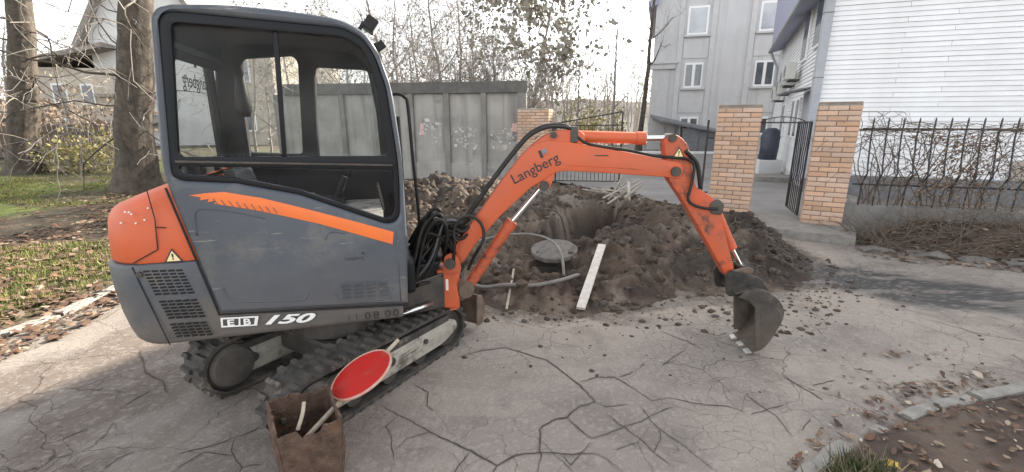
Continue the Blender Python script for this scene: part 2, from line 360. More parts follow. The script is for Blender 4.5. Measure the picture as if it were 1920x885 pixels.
M['trim'] = mat('grey_trim', (.32, .34, .38), .6, c2=(.38, .39, .42))
M['stucco'] = mat('grey_stucco', (.50, .50, .505), .95, c2=(.56, .56, .56), scale=.8, stain=(.42, .41, .40), sscale=.9, samt=.46, bump=.2, bscale=50, streak=((.43, .42, .42), 2.5))
M['stuccotrim'] = mat('stucco_trim', (.55, .55, .55), .95, c2=(.49, .49, .485), bump=.2)
M['base'] = mat('grey_plinth', (.16, .16, .17), .95, c2=(.21, .21, .215), bump=.3)
M['beige'] = mat('beige_cladding', (.42, .37, .32), .8, c2=(.36, .32, .27), scale=6)
M['pvc'] = mat('white_window_frame', (.78, .78, .78), .4)
M['pane'] = mat('window_pane', (.05, .06, .075), .06, c2=(.10, .11, .13), scale=1.5, spec=.8)
M['panelight'] = mat('window_pane_curtain', (.30, .32, .35), .08, c2=(.42, .44, .47), scale=1.2, spec=.8)
M['iron'] = mat('black_iron', (.02, .02, .023), .6, c2=(.045, .04, .037), scale=20)
M['lilac'] = mat('lilac_fascia', (.30, .31, .42), .6)
M['bark'] = mat('grey_bark', (.065, .052, .042), .95, c2=(.115, .094, .075), scale=7, stain=(.035, .029, .024), sscale=6, samt=.5, bump=1.0, bscale=14, streak=((.05, .042, .034), 9))
M['twig'] = mat('hazy_twig_bark', (.21, .19, .172), .9, c2=(.31, .28, .25), scale=8)  # bark colour lightened to carry the haze over the far trees
M['vine'] = mat('dead_vine', (.10, .078, .06), .9, c2=(.17, .135, .105), scale=15)
M['deadleaf'] = mat('dead_leaf', (.26, .19, .14), .9, c2=(.17, .12, .085), scale=18)
M['dryleaf'] = mat('withered_leaf', (.30, .28, .235), .9, c2=(.22, .205, .17), scale=9)
M['metalgrey'] = mat('painted_sheet', (.20, .205, .22), .5, c2=(.15, .155, .17), bump=.1)
M['acwhite'] = mat('ac_casing', (.55, .54, .51), .5)
M['plaster'] = mat('cream_plaster', (.52, .47, .40), .95, c2=(.40, .35, .29), scale=1.2, stain=(.30, .24, .19), sscale=1.6, samt=.45, bump=.2)
M['whiteplaster'] = mat('white_plaster', (.68, .68, .68), .9, c2=(.60, .60, .59), scale=1)
M['slate'] = mat('old_slate', (.22, .195, .175), .9, c2=(.30, .27, .24), scale=5, bump=.3)
M['blackplastic'] = mat('blue_tarpaulin', (.045, .05, .075), .5, c2=(.065, .072, .10), scale=7, bump=.3)
M['attrroad'] = attrmat('road_surface', .9, .45, 60, .17, 75, wet=True, cracks=True)
M['attrsoil'] = attrmat('loose_soil', .95, 1.0, 38, .38, 55, wet=True)
M['attrleaf'] = attrmat('leaf_litter', .8, 0, 1, .2, 40)
M['attrgrass'] = attrmat('grass_blade', .7, 0, 1, .15, 20)
M['attrpave'] = attrmat('yard', .95, .3, 60, .15, 60)

# ------------------------------------------------------------------ ground: road sheet, verges, soil
def axis(fine0, fine1, h, lo, hi, g=1.06, hmax=6):
    a = list(np.arange(fine0, fine1, h)); hh = h; x = a[-1]
    while x < hi: hh = min(hh * g, hmax); x += hh; a.append(x)
    b = []; hh = h; x = a[0]
    while x > lo: hh = min(hh * g, hmax); x -= hh; b.append(x)
    return np.array(b[::-1] + a)
def gridmesh(xs, ys, Z, rgba, m, keep=None):
    nx, ny = len(xs), len(ys); X, Y = np.meshgrid(xs, ys)
    V = np.stack([X, Y, Z], -1).reshape(-1, 3)
    i = np.arange(nx * ny).reshape(ny, nx)
    q = np.stack([i[:-1, :-1], i[:-1, 1:], i[1:, 1:], i[1:, :-1]], -1).reshape(-1, 4)
    if keep is not None:
        k = keep.reshape(-1); q = q[k[q].all(1)]
        used = np.zeros(len(V), bool); used[q.ravel()] = True
        mp = np.cumsum(used) - 1; V = V[used]; rgba = rgba.reshape(-1, 4)[used]; q = mp[q]
    me = bpy.data.meshes.new('grid'); me.vertices.add(len(V)); me.vertices.foreach_set('co', V.ravel().astype(np.float32))
    me.loops.add(q.size); me.loops.foreach_set('vertex_index', q.ravel().astype(np.int32))
    me.polygons.add(len(q)); me.polygons.foreach_set('loop_start', np.arange(0, q.size, 4, dtype=np.int32)); me.polygons.foreach_set('loop_total', np.full(len(q), 4, np.int32))
    me.update(); me.validate(); setcol(me, rgba); setmat(me, m); smooth(me); return me
CRACKS = [
[(-0.80,2.40),(-0.67,2.31),(-0.46,2.17),(-0.33,2.08),(-0.20,1.99),(-0.08,1.91),(-0.01,1.96),(0.03,1.99),(0.14,2.00),(0.31,1.98),(0.35,1.99),(0.43,1.99),(0.49,1.95),(0.55,1.87)],
[(-0.39,2.99),(-0.23,3.09),(-0.05,3.13),(0.07,3.05),(0.26,2.94),(0.42,2.65),(0.52,2.44),(0.41,2.40),(0.33,2.30),(0.24,2.27),(0.17,2.22),(0.15,2.14),(0.14,2.03),(0.15,1.99),(0.12,1.87),(0.11,1.79)],
[(0.33,2.30),(0.38,2.20),(0.44,2.11),(0.54,2.16),(0.64,2.22),(0.76,2.26),(0.84,2.32),(1.01,2.40)],
[(0.45,2.65),(0.58,2.72),(0.70,2.72),(0.79,2.59),(0.88,2.46),(0.99,2.49),(1.12,2.44),(1.33,2.41),(1.41,2.35)],
[(0.52,2.44),(0.57,2.39),(0.72,2.42)],[(0.58,2.32),(0.62,2.23),(0.70,2.12),(0.75,2.00),(0.81,1.91)],[(0.79,2.40),(0.84,2.20),(0.90,2.11),(0.96,2.00),(1.02,1.88)],
[(-0.68,2.30),(-0.73,2.21),(-0.67,2.14),(-0.64,2.06),(-0.61,2.00),(-0.60,1.95)],[(-0.46,2.17),(-0.57,2.11),(-0.61,2.03)],[(-0.23,1.99),(-0.27,1.91),(-0.28,1.87),(-0.31,1.79)],
[(-0.66,2.63),(-0.55,2.54),(-0.53,2.40),(-0.47,2.34)],[(0.25,1.97),(0.29,1.91),(0.34,1.97),(0.43,2.08)],[(0.54,2.01),(0.68,2.08)],[(0.84,2.20),(0.82,2.11),(0.75,2.00)],
[(1.24,3.42),(1.37,3.25),(1.45,3.09)],[(1.34,3.12),(1.19,2.99),(1.07,2.88)],[(1.58,3.39),(1.67,3.32),(1.78,3.37)],[(0.73,2.72),(0.85,2.79)],[(-0.08,1.91),(-0.11,1.83),(-0.14,1.76)],
[(-3.50,2.82),(-3.41,2.85),(-3.32,2.91)],[(-2.38,2.40),(-2.37,2.49),(-2.34,2.56)],[(-2.47,2.11),(-2.42,2.19)],[(-2.05,1.89),(-2.04,1.97),(-2.00,2.02)],[(-2.70,2.56),(-2.67,2.60)],[(-3.04,2.58),(-3.02,2.68)],
[(-2.83,3.09),(-2.56,2.79),(-2.34,2.66),(-2.21,2.54)],[(-3.06,2.33),(-3.06,2.43),(-2.99,2.47)],
[(-1.76,1.99),(-1.62,2.07),(-1.53,2.12),(-1.43,2.21)],[(-1.69,1.89),(-1.62,2.02),(-1.46,1.99)],[(-1.53,2.12),(-1.49,2.03),(-1.37,1.90),(-1.36,1.83)],[(-1.37,1.90),(-1.28,1.93)],
[(1.50,2.52),(1.57,2.32),(1.55,2.14)],[(1.43,2.32),(1.68,2.42)],[(1.63,2.19),(1.76,2.29)],[(1.86,2.73),(1.95,2.46)],[(3.68,3.60),(3.83,3.35),(4.05,3.23)],[(3.74,3.04),(3.71,2.92)],[(1.98,2.62),(2.18,2.69)],[(2.42,2.84),(2.52,2.80)]]
KERBR = [(1.05, 1.45), (1.34, 1.75), (1.48, 1.86), (1.70, 2.00), (2.01, 2.16), (2.28, 2.28), (2.57, 2.40), (2.92, 2.48), (3.28, 2.57), (4.2, 2.72), (6.0, 2.9)]
VERGER = KERBR + [(8, .5), (1.05, .5)]
STONES = [(4.70, 5.80), (5.23, 5.54), (6.13, 5.11), (7.6, 4.5), (12, 2.8)]
BANK = STONES + [(14, 5), (9.0, 5.55), (5.35, 6.75)]
SOILP = [(-2.6, 5.6), (-1.6, 4.9), (-0.55, 4.15), (-0.1, 3.78), (0.25, 3.72), (0.63, 3.70), (1.0, 3.78), (1.38, 3.92), (1.78, 4.12), (2.41, 4.15), (3.05, 4.45), (3.45, 4.95), (3.78, 5.5), (3.9, 6.2), (3.6, 7.3), (3.2, 8.4), (3.2, 9.6), (2.2, 10.6), (0.9, 11.3), (-0.5, 12.0), (-2.6, 12.7), (-4.0, 12.4), (-3.9, 8.0)]
TRENCH = [(0.30, 5.65), (0.68, 6.0), (1.08, 6.45), (1.38, 7.1), (1.5, 7.9)]
def soil_h(x, y):
    wx = x + .35 * (fbm(x, y, .9, 3, 40) - .5); wy = y + .35 * (fbm(x, y, .9, 3, 50) - .5)
    g = lambda cx, cy, a, sx, sy: a * np.exp(-((wx - cx) / sx) ** 2 - ((wy - cy) / sy) ** 2)
    h = g(2.25, 5.7, .33, .75, .75) + g(2.9, 6.2, .22, .5, .7) + g(1.35, 5.1, .24, .55, .5) + g(2.9, 7.2, .14, .6, .6) + g(2.6, 4.9, .14, .6, .4)
    h = h + g(-1.2, 8.3, .36, 1.1, .9) + g(-.3, 9.2, .30, .8, .7) + g(-.3, 6.9, .26, .7, .8) + g(.35, 7.6, .12, .5, .6) + g(-2.6, 8.6, .25, 1.0, 1.2) + g(.7, 10.2, .10, .8, .5) + g(-.7, 5.9, .14, .6, .6)
    ins = sdpoly(x, y, SOILP) + .38 * (fbm(x, y, 2.0, 5, 60, .62) - .5)
    m = sst(-.02, .45, ins)
    tr = segdist(wx, wy, TRENCH); t = 1 - sst(.18, .52, tr)
    pit = np.exp(-(((x - 1.62) / .38) ** 2 + ((y - 9.1) / .30) ** 2) ** 2)
    man = 1 - sst(.20, .27, np.hypot(x - .43, y - 4.80))
    n = .16 * (fbm(x, y, 1.6, 4, 3) - .5) + .13 * np.abs(fbm(x, y, 3.3, 4, 9) - .5) * 2 * .6
    h = h * (.75 + .5 * fbm(x, y, 2.2, 3, 5)) + (n + .03) * m
    h = h * m + .045 * m - .05 * (1 - sst(-.10, .06, ins))
    h = h - (h + .95) * t * (sst(-.05, .3, ins)) - .55 * pit - .42 * man
    h = h + m * (.07 * (fbm(x, y, 5.5, 4, 23, .6) - .5) + .018 * (fbm(x, y, 14, 3, 21) - .5) * 2 + .05 * np.maximum(0, vn(x * 9, y * 9, 31) - .62) * 2.2)
    wxx = x + .05 * (fbm(x, y, 9, 2, 24) - .5); wyy = y + .05 * (fbm(x, y, 9, 2, 25) - .5)
    h = h + m * sst(.30, .62, fbm(x, y, 1.5, 3, 26)) * (.85 * lump(wxx, wyy, 5.0, 27)) + m * (.75 * lump(wxx, wyy, 11.0, 28) + .5 * lump(wxx, wyy, 21.0, 29) - .02)
    h = np.maximum(h, np.where((ins > .0) & (t < .05) & (man < .02) & (pit < .05), .004, -9))
    return h, ins, t
def bank_h(x, y):
    s = sdpoly(x, y, BANK); return .47 * sst(-.02, .85, s + .12 * (fbm(x, y, 2.5, 3, 12) - .5)), s
def road_z(x, y):
    z = .022 * (fbm(x, y, .7, 3, 1) - .5)
    vr = sdpoly(x, y, VERGER); vl = -4.12 - x + .10 * (fbm(x, y, 1.1, 3, 8) - .5)
    z = z + sst(.02, .12, vr) * (.035 + .06 * (fbm(x, y, 2.5, 4, 14) - .5)) + sst(.06, .5, vl) * (.04 + .10 * (fbm(x, y, .6, 3, 15) - .5)) + .35 * sst(8, 16, -x) * sst(4, 14, y) * .4
    bh, bs = bank_h(x, y)
    return z + bh + (bs > 0) * .03 * (fbm(x, y, 4, 4, 18) - .5), vr, vl, bs
xs = axis(-4.2, 3.6, .0112, -220, 220); ys = axis(1.3, 4.4, .0112, -40, 320, 1.035)
X, Y = np.meshgrid(xs, ys)
Z, vr, vl, bs = road_z(X, Y)
near = (Y < 6.5) & (Y > 1) & (np.abs(X) < 6)
crk = np.zeros_like(X); xn, yn = X[near], Y[near]
wx = xn + .05 * (fbm(xn, yn, 7, 3, 70) - .5); wy = yn + .05 * (fbm(xn, yn, 7, 3, 71) - .5)
dmin = np.full(xn.shape, 9.)
for i, c in enumerate(CRACKS): dmin = np.minimum(dmin, segdist(wx, wy, c) * (1 if i < 4 else 1.35))
dmin = dmin + .007 * (fbm(xn, yn, 32, 2, 68) - .5)
wid = .0045 + .0048 * fbm(xn, yn, 1.7, 3, 69) + .0 * fbm(xn, yn, 3, 2, 72)
c1 = (1 - sst(wid * .45, wid * 1.75, dmin)) * (.40 + .60 * sst(.35, .6, fbm(xn, yn, 2.1, 3, 67)))
v1 = voro(xn + .12 * (fbm(xn, yn, 2.5, 3, 73) - .5), yn * 1.1 + .12 * (fbm(xn, yn, 2.5, 3, 74) - .5), 2.6, 5)
side = np.maximum(sst(.9, 1.6, xn), sst(-1.3, -1.9, xn) if False else 1 - sst(-2.2, -1.4, xn))
c2 = (1 - sst(.002, .010, v1)) * sst(.42, .60, fbm(xn, yn, 1.3, 3, 75)) * (.12 + .88 * side)
v2 = voro(xn + .1 * (fbm(xn, yn, 4, 3, 76) - .5), yn + .1 * (fbm(xn, yn, 4, 3, 77) - .5), 6.0, 9)
c3 = (1 - sst(.001, .008, v2)) * sst(.55, .68, fbm(xn, yn, 1.1, 3, 78)) * sst(.4, 1.3, xn) * .7
crk[near] = np.clip(np.maximum(c1 * .28, c2 * .0), 0, 1)
road = (vr < .02) & (vl < .05) & (bs < 0)
crk *= road
Z = Z - .009 * crk
Z = Z + road * near * .004 * (fbm(X, Y, 9, 3, 79) - .5)
# own colours: pale worn asphalt, dust, mud, damp strip
A = lambda *c: np.array(c)
def lerp(a, b, t): return a + (b - a) * t[..., None]
C = np.zeros(X.shape + (3,)) + A(.225, .205, .190)
C = lerp(C, A(.150, .138, .130), sst(.45, .75, fbm(X, Y, .9, 4, 80)) * .6)
C = lerp(C, A(.31, .28, .25), sst(.42, .72, fbm(X, Y, 1.5, 5, 81)) * (.25 + .75 * sst(.6, 2.0, X) * (1 - sst(4.0, 5.5, Y))))
C = lerp(C, A(.27, .235, .21), sst(.5, .8, fbm(X, Y, .7, 4, 95)) * .4)
C = lerp(C, A(.33, .29, .245), (1 - sst(.10, .75, -sdpoly(X, Y, SOILP) + .5 * (fbm(X, Y, 2.2, 4, 83) - .5))) * .75)
C = lerp(C, A(.085, .068, .055), (1 - sst(-.05, .22, -sdpoly(X, Y, SOILP) + .7 * (fbm(X, Y, 4.5, 5, 84) - .52))) * .8)
WET = [(3.05, 5.15), (3.6, 4.75), (4.1, 4.45), (4.7, 4.05), (5.6, 3.6), (7.5, 2.9)]
wd = segdist(X, Y, WET); wet = 1 - sst(.36, .66, wd + .55 * (fbm(X, Y, 1.8, 4, 85) - .5)); wet = wet * (vr < 0) * (bs < .1)
C = lerp(C, A(.032, .033, .036), wet * .94)
C = lerp(C, A(.30, .275, .25), sst(.5, .68, fbm(X * .6, Y * 1.6, 4.5, 5, 96)) * .40); C = lerp(C, A(.145, .13, .12), sst(.52, .68, fbm(X, Y, 3.3, 5, 97)) * .45)
C = lerp(C, A(.12, .098, .086), sst(.56, .66, fbm(X, Y, 1.6, 5, 98)) * (1 - sst(-2.6, -1.2, X)) * .7)
speck = sst(.70, .76, vn(X * 55, Y * 55, 86)) * near * .35
C = lerp(C, A(.34, .32, .30), speck)
C = C * A(1.02, .985, .95)
C = C * (1 - .70 * crk[..., None])
# verges
soilc = lerp(np.zeros(X.shape + (3,)) + A(.072, .050, .040), A(.115, .085, .066), sst(.35, .7, fbm(X, Y, 3, 4, 87)))
C = lerp(C, soilc, sst(-.02, .05, vr + .06 * (fbm(X, Y, 6, 3, 88) - .5)))
C = lerp(C, A(.24, .22, .20), sst(.1, .5, vr) * sst(2.9, 3.3, X) * (1 - sst(.3, .6, fbm(X, Y, 2, 3, 89))) * .6)
gr = sst(.46, .56, fbm(X, Y, .55, 4, 90)); 
grass_mask_y = np.maximum(1 - sst(.5, 1.6, vl), sst(4.2, 5.2, vl)) 
lawn = lerp(soilc * .9, A(.10, .125, .028), np.clip(.25 + gr, 0, 1) * np.clip(grass_mask_y, .12, 1))
C = lerp(C, lawn, sst(.02, .25, vl))
C = lerp(C, soilc * .8, sst(-.12, .08, bs + .12 * (fbm(X, Y, 5, 3, 91) - .5)))
C = lerp(C, A(.17, .165, .16), (1 - sst(0, 1.5, 26 - Y)) * 1.0) if False else C
far = sst(14, 30, np.hypot(X, Y)); C = lerp(C, A(.10, .088, .068), far * .85 * (X < 2))
rgba = np.concatenate([C, (wet * (crk < .5))[..., None]], -1)
sh, sins, st_ = soil_h(X, Y)
keep = ~((sins > .12))
rme = gridmesh(xs, ys, Z, rgba, M['attrroad'], keep)
vv = np.empty(len(rme.vertices) * 3, np.float32); rme.vertices.foreach_get('co', vv); vv = vv.reshape(-1, 3); px_, py_ = vv[:, 0].astype(float), vv[:, 1].astype(float)
_, r1, r2, r3 = road_z(px_, py_); pav = ((r1 < .0) & (r2 < .02) & (r3 < 0) & (np.hypot(px_, py_) < 14)).astype(np.float32) * (1 - .8 * np.exp(-((px_ + .1) / .7) ** 2 - ((py_ - 2.5) / .5) ** 2)).astype(np.float32)
rme.attributes.new('paved', 'FLOAT', 'POINT').data.foreach_set('value', pav)
road_o = link('road', rme, kind='structure')
rcq = random.Random(41); CM = mat('crack_dirt', (.042, .036, .031), 1.0, c2=(.085, .073, .063), scale=30)
for ci, c in enumerate(CRACKS):
    pts = []
    for (ax, ay), (bx_, by_) in zip(c[:-1], c[1:]):
        n_ = max(2, int(math.hypot(bx_ - ax, by_ - ay) / .014))
        pts += [(ax + (bx_ - ax) * k / n_, ay + (by_ - ay) * k / n_) for k in range(n_)]
    pts.append(c[-1]); P = np.array(pts)
    P = P + .035 * np.stack([fbm(P[:, 0], P[:, 1], 5, 3, 70) - .5, fbm(P[:, 0], P[:, 1], 5, 3, 71) - .5], 1) + .012 * np.stack([fbm(P[:, 0], P[:, 1], 28, 2, 72) - .5, fbm(P[:, 0], P[:, 1], 28, 2, 73) - .5], 1)
    t_ = np.gradient(P, axis=0); t_ /= np.linalg.norm(t_, axis=1, keepdims=True) + 1e-9; nn = np.stack([-t_[:, 1], t_[:, 0]], 1); m_ = len(P); u_ = np.linspace(0, 1, m_)
    wd_ = (.0010 + (.0046 if ci < 2 else .0030) * fbm(P[:, 0], P[:, 1], 4, 3, 74) ** 1.3 * 1.6) * np.clip(np.minimum(u_, 1 - u_) * 9 + .15, 0, 1)
    zf = lambda q: road_z(q[:, 0], q[:, 1])[0] + .004 * (fbm(q[:, 0], q[:, 1], 9, 3, 79) - .5) + .0022
    A_ = P + nn * (wd_ * (.7 + .6 * RNG.random(m_)))[:, None]; B_ = P - nn * (wd_ * (.7 + .6 * RNG.random(m_)))[:, None]
    V_ = [(*a, z) for a, z in zip(A_, zf(A_))] + [(*a, z) for a, z in zip(B_, zf(B_))]
    link('crack', pydata(V_, [(k, m_ + k, m_ + k + 1, k + 1) for k in range(m_ - 1)], CM), road_o)
# excavated soil with the trench
sx_ = np.arange(-4.4, 4.2, .019); sy_ = np.concatenate([np.arange(3.3, 8.0, .018), np.arange(8.0, 13.0, .035)])
SX, SY = np.meshgrid(sx_, sy_); SZ, SI, ST = soil_h(SX, SY)
SZ = SZ + .022 * (fbm(SX, SY, .7, 3, 1) - .5)
sc = np.zeros(SX.shape + (3,)) + A(.100, .073, .056)
sc = lerp(sc, A(.175, .138, .108), sst(.45, .7, fbm(SX, SY, 2.0, 5, 92)) * .75)
sc = lerp(sc, A(.052, .039, .031), sst(.5, .72, fbm(SX, SY, 3.1, 5, 93)) * .8)
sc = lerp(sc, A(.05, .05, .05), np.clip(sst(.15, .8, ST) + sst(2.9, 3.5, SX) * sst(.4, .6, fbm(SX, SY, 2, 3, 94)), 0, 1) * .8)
sc = sc * (.55 + .9 * fbm(SX, SY, 7, 4, 99))[..., None]; sc = lerp(sc, A(.22, .185, .15), sst(.60, .72, fbm(SX, SY, 4.0, 5, 89)) * .7); sc = lerp(sc, A(.27, .235, .20), sst(.42, .6, fbm(SX, SY, 1.6, 4, 87)) * sst(7.9, 8.8, SY) * sst(.4, 1.0, SX) * .8); sc = lerp(sc, A(.035, .03, .027), sst(.55, .70, fbm(SX, SY, 1.3, 5, 88)) * .75)
sr = np.concatenate([sc, np.zeros(SX.shape + (1,))], -1)
tag(link('soil_heap', gridmesh(sx_, sy_, SZ, sr, M['attrsoil'], SI > -.14)), 'brown excavated earth heaped around an open trench under the orange boom', 'soil heap')

def ground_at(x, y):
    xa, ya = np.array([[float(x)]]), np.array([[float(y)]])
    z = float(road_z(xa, ya)[0][0, 0]); s, i, _ = soil_h(xa, ya)
    if float(i[0, 0]) > -.1: z = max(z if float(i[0, 0]) < .12 else -9, float(s[0, 0]) + .011)
    return z
def ground_arr(x, y):
    x = np.asarray(x, float); y = np.asarray(y, float)
    z = road_z(x, y)[0]; s, i, _ = soil_h(x, y)
    return np.where(i > .12, s, np.maximum(z, np.where(i > -.1, s, -9)))

# ------------------------------------------------------------------ loose stuff on the ground
ICO = None
def icos():
    bm = bmesh.new(); bmesh.ops.create_icosphere(bm, subdivisions=1, radius=1); v = np.array([tuple(q.co) for q in bm.verts]); f = np.array([[q.index for q in p.verts] for p in bm.faces]); bm.free(); return v, f
IV, IF = icos()
def lumps(name, P, r, cols, m, squash=.7):
    n = len(P); k = len(IV)
    V = np.repeat(IV[None], n, 0) * (1 + .45 * (RNG.random((n, k, 1)) - .5)) * r[:, None, None] * (1 + .5 * (RNG.random((n, 1, 3)) - .5))
    V[..., 2] *= squash
    a = RNG.random(n) * 6.283; c, s = np.cos(a)[:, None], np.sin(a)[:, None]
    x = V[..., 0] * c - V[..., 1] * s; y = V[..., 0] * s + V[..., 1] * c; V[..., 0] = x; V[..., 1] = y
    V += P[:, None]; F = (IF[None] + (np.arange(n) * k)[:, None, None]).reshape(-1, 3)
    me = bpy.data.meshes.new(name); me.from_pydata(V.reshape(-1, 3).tolist(), [], F.tolist()); me.update()
    cc = np.repeat(np.concatenate([cols, np.zeros((n, 1))], 1)[:, None], k, 1).reshape(-1, 4); setcol(me, cc); setmat(me, m)
    return link(name, me, kind='stuff')
def samp(n, poly, fn=None):
    p = np.array(poly); lo, hi = p.min(0), p.max(0); out = []
    while sum(len(o) for o in out) < n:
        q = lo + (hi - lo) * RNG.random((n * 2, 2)); q = q[inpoly(q[:, 0], q[:, 1], poly)]
        if fn is not None: q = q[RNG.random(len(q)) < fn(q[:, 0], q[:, 1])]
        out.append(q)
    return np.concatenate(out)[:n]
q = np.concatenate([samp(4200, SOILP), samp(420, [(-.5, 3.62), (2.4, 3.3), (3.6, 4.2), (4.1, 5.6), (3.4, 4.6), (1.5, 3.8), (0, 3.8)]), samp(170, [(-.9, 2.9), (3.2, 2.3), (4.5, 4.2), (3, 4.3), (-.2, 3.8)])])
qr = np.concatenate([.012 + .05 * RNG.random(4200) ** 2.6, .006 + .03 * RNG.random(420) ** 3.5, .004 + .018 * RNG.random(170) ** 3])
qz = ground_arr(q[:, 0], q[:, 1]) - qr * .02
ok = qz > -.35; q, qr, qz = q[ok], qr[ok], qz[ok]
base = np.array([(.095, .071, .054), (.072, .054, .042), (.115, .088, .068), (.080, .070, .062), (.17, .145, .12)])[RNG.choice(5, len(q), p=[.40, .35, .14, .09, .02])] * (.8 + .4 * RNG.random((len(q), 1)))
lumps('earth_clods', np.column_stack([q, qz]), qr, base, M['attrsoil'])
rt_ = MB(); rq0 = random.Random(17)
for k in range(170):
    x, y = [float(v) for v in samp(1, SOILP)[0]]; z = ground_at(x, y)
    if z < -.2: continue
    L = .08 + .3 * rq0.random(); a = rq0.random() * 6.283; d = Vector((math.cos(a), math.sin(a), .2 * rq0.gauss(0, 1))).normalized(); p = [Vector((x, y, z))]
    for j in range(4): d = (d + Vector((rq0.gauss(0, .35), rq0.gauss(0, .35), rq0.gauss(0, .2)))).normalized(); p.append(p[-1] + d * L / 4)
    rt_.tube(p, [.005, .005, .004, .003, .002], 4, caps=False)
rt_.build('root_bits', M['vine'], kind='stuff')
# dark damp rubble at the right foot of the heap
q = samp(620, [(2.75, 4.5), (3.3, 4.75), (3.72, 5.3), (3.85, 6.2), (3.3, 6.4), (2.9, 5.4)]); qr = .010 + .05 * RNG.random(len(q)) ** 2.6
lumps('rubble', np.column_stack([q, ground_arr(q[:, 0], q[:, 1]) + qr * .1]), qr, np.array((.080, .066, .056)) * (.7 + .6 * RNG.random((len(q), 1))), M['attrsoil'])
def leaves(name, q, size, pal, lift=.006):
    n = len(q); z = ground_arr(q[:, 0], q[:, 1]) + lift + .012 * RNG.random(n)
    L = size * (.35 + 1.25 * RNG.random(n) ** 1.7); W = L * (.30 + .5 * RNG.random(n)); a = RNG.random(n) * 6.283; cu = (RNG.random(n) - .25) * .95
    loc = np.array([(-.5, 0, 0), (-.15, .5, 1), (-.15, -.5, 1), (.25, .38, 1), (.25, -.38, 1), (.55, 0, .3)])
    V = np.zeros((n, 6, 3)); V[..., 0] = loc[:, 0] * L[:, None]; V[..., 1] = loc[:, 1] * W[:, None]; V[..., 2] = np.abs(loc[:, 1]) * (W * cu)[:, None] + (loc[:, 0] ** 2) * (L * .35 * RNG.random(n))[:, None]
    ti = (RNG.random((n, 2)) - .5) * .7; V[..., 2] += V[..., 0] * ti[:, :1] + V[..., 1] * ti[:, 1:]
    V[..., 2] -= V[..., 2].min(1, keepdims=True)
    c, s = np.cos(a)[:, None], np.sin(a)[:, None]; x = V[..., 0] * c - V[..., 1] * s; y = V[..., 0] * s + V[..., 1] * c
    V[..., 0] = x + q[:, :1]; V[..., 1] = y + q[:, 1:2]; V[..., 2] += z[:, None]
    f0 = np.array([(0, 2, 1, 1), (1, 2, 4, 3), (3, 4, 5, 5)]); F = []
    tri = np.array([(0, 2, 1), (1, 2, 4), (1, 4, 3), (3, 4, 5)]); F = (tri[None] + (np.arange(n) * 6)[:, None, None]).reshape(-1, 3)
    me = bpy.data.meshes.new(name); me.from_pydata(V.reshape(-1, 3).tolist(), [], F.tolist()); me.update()
    c = np.array(pal)[RNG.integers(0, len(pal), n)] * (.7 + .6 * RNG.random((n, 1)))
    setcol(me, np.repeat(np.concatenate([c, np.ones((n, 1))], 1)[:, None], 6, 1).reshape(-1, 4)); setmat(me, M['attrleaf'])
    return link(name, me, kind='stuff')
PAL = [(.115, .070, .046), (.15, .092, .058), (.085, .054, .038), (.20, .14, .095), (.13, .07, .044), (.26, .20, .145), (.11, .065, .045), (.10, .06, .04)]
leaves('fallen_leaves', np.concatenate([samp(9000, [(-13, 4.0), (-4.3, 3.3), (-4.3, 8.5), (-8, 11), (-15, 12)], lambda x, y: .15 + .85 * sst(.42, .6, fbm(x, y, .6, 3, 44)) * sst(.6, 1.6, -4.12 - x) * (1 - sst(3.8, 5.5, -4.12 - x))),
    samp(1500, [(-6.8, 4.2), (-4.4, 3.3), (-4.4, 5.6), (-7.0, 6.0)]), samp(1300, [(-4.75, 2.6), (-3.75, 2.6), (-3.6, 3.4), (-3.85, 4.6), (-4.3, 4.8)])]), .07, PAL)
kr = np.array(KERBR); 
leaves('fallen_leaves', np.concatenate([samp(750, KERBR[1:9] + [(3.4, 1.2), (1.5, 1.2)]), samp(230, [(1.35, 1.9), (1.7, 2.15), (2.0, 2.36), (2.5, 2.62), (3.3, 2.85), (3.3, 2.6), (2.57, 2.42), (2.0, 2.18), (1.5, 1.88)]), samp(35, [(1.9, 2.3), (2.6, 2.6), (3.3, 2.9), (3.4, 3.2), (2.4, 3.0)])]), .042, PAL + [(.36, .31, .25)])
leaves('fallen_leaves', np.concatenate([samp(2200, BANK, lambda x, y: (x < 9) * 1.), samp(500, [(4.4, 5.6), (5, 5.2), (6, 4.8), (7, 4.4), (7.3, 4.7), (5.3, 5.6)])]), .055, PAL)
def blades(name, q, h, pal, parent=None, spread=.5):
    n = len(q); z = ground_arr(q[:, 0], q[:, 1]) - .005; H = h * (.5 + .9 * RNG.random(n)); a = RNG.random(n) * 6.283; w_ = .004 + .004 * RNG.random(n); b = a + RNG.normal(0, 1, n); ln = H * spread * RNG.random(n)
    V = np.zeros((n, 3, 3)); V[:, 0, 0] = np.cos(a) * w_; V[:, 0, 1] = np.sin(a) * w_; V[:, 1] = -V[:, 0]; V[:, 2, 0] = np.cos(b) * ln; V[:, 2, 1] = np.sin(b) * ln; V[:, 2, 2] = H
    V[..., :2] += q[:, None, :]; V[..., 2] += z[:, None]
    me = bpy.data.meshes.new(name); me.from_pydata(V.reshape(-1, 3).tolist(), [], np.arange(n * 3).reshape(-1, 3).tolist()); me.update()
    c = np.array(pal)[RNG.integers(0, len(pal), n)] * (.7 + .6 * RNG.random((n, 1)))
    setcol(me, np.repeat(np.concatenate([c, np.ones((n, 1))], 1)[:, None], 3, 1).reshape(-1, 4)); setmat(me, M['attrgrass'])
    return link(name, me, parent, None, 'stuff')
GP = [(.085, .135, .022), (.12, .165, .03), (.17, .185, .045), (.24, .20, .09), (.22, .17, .09)]
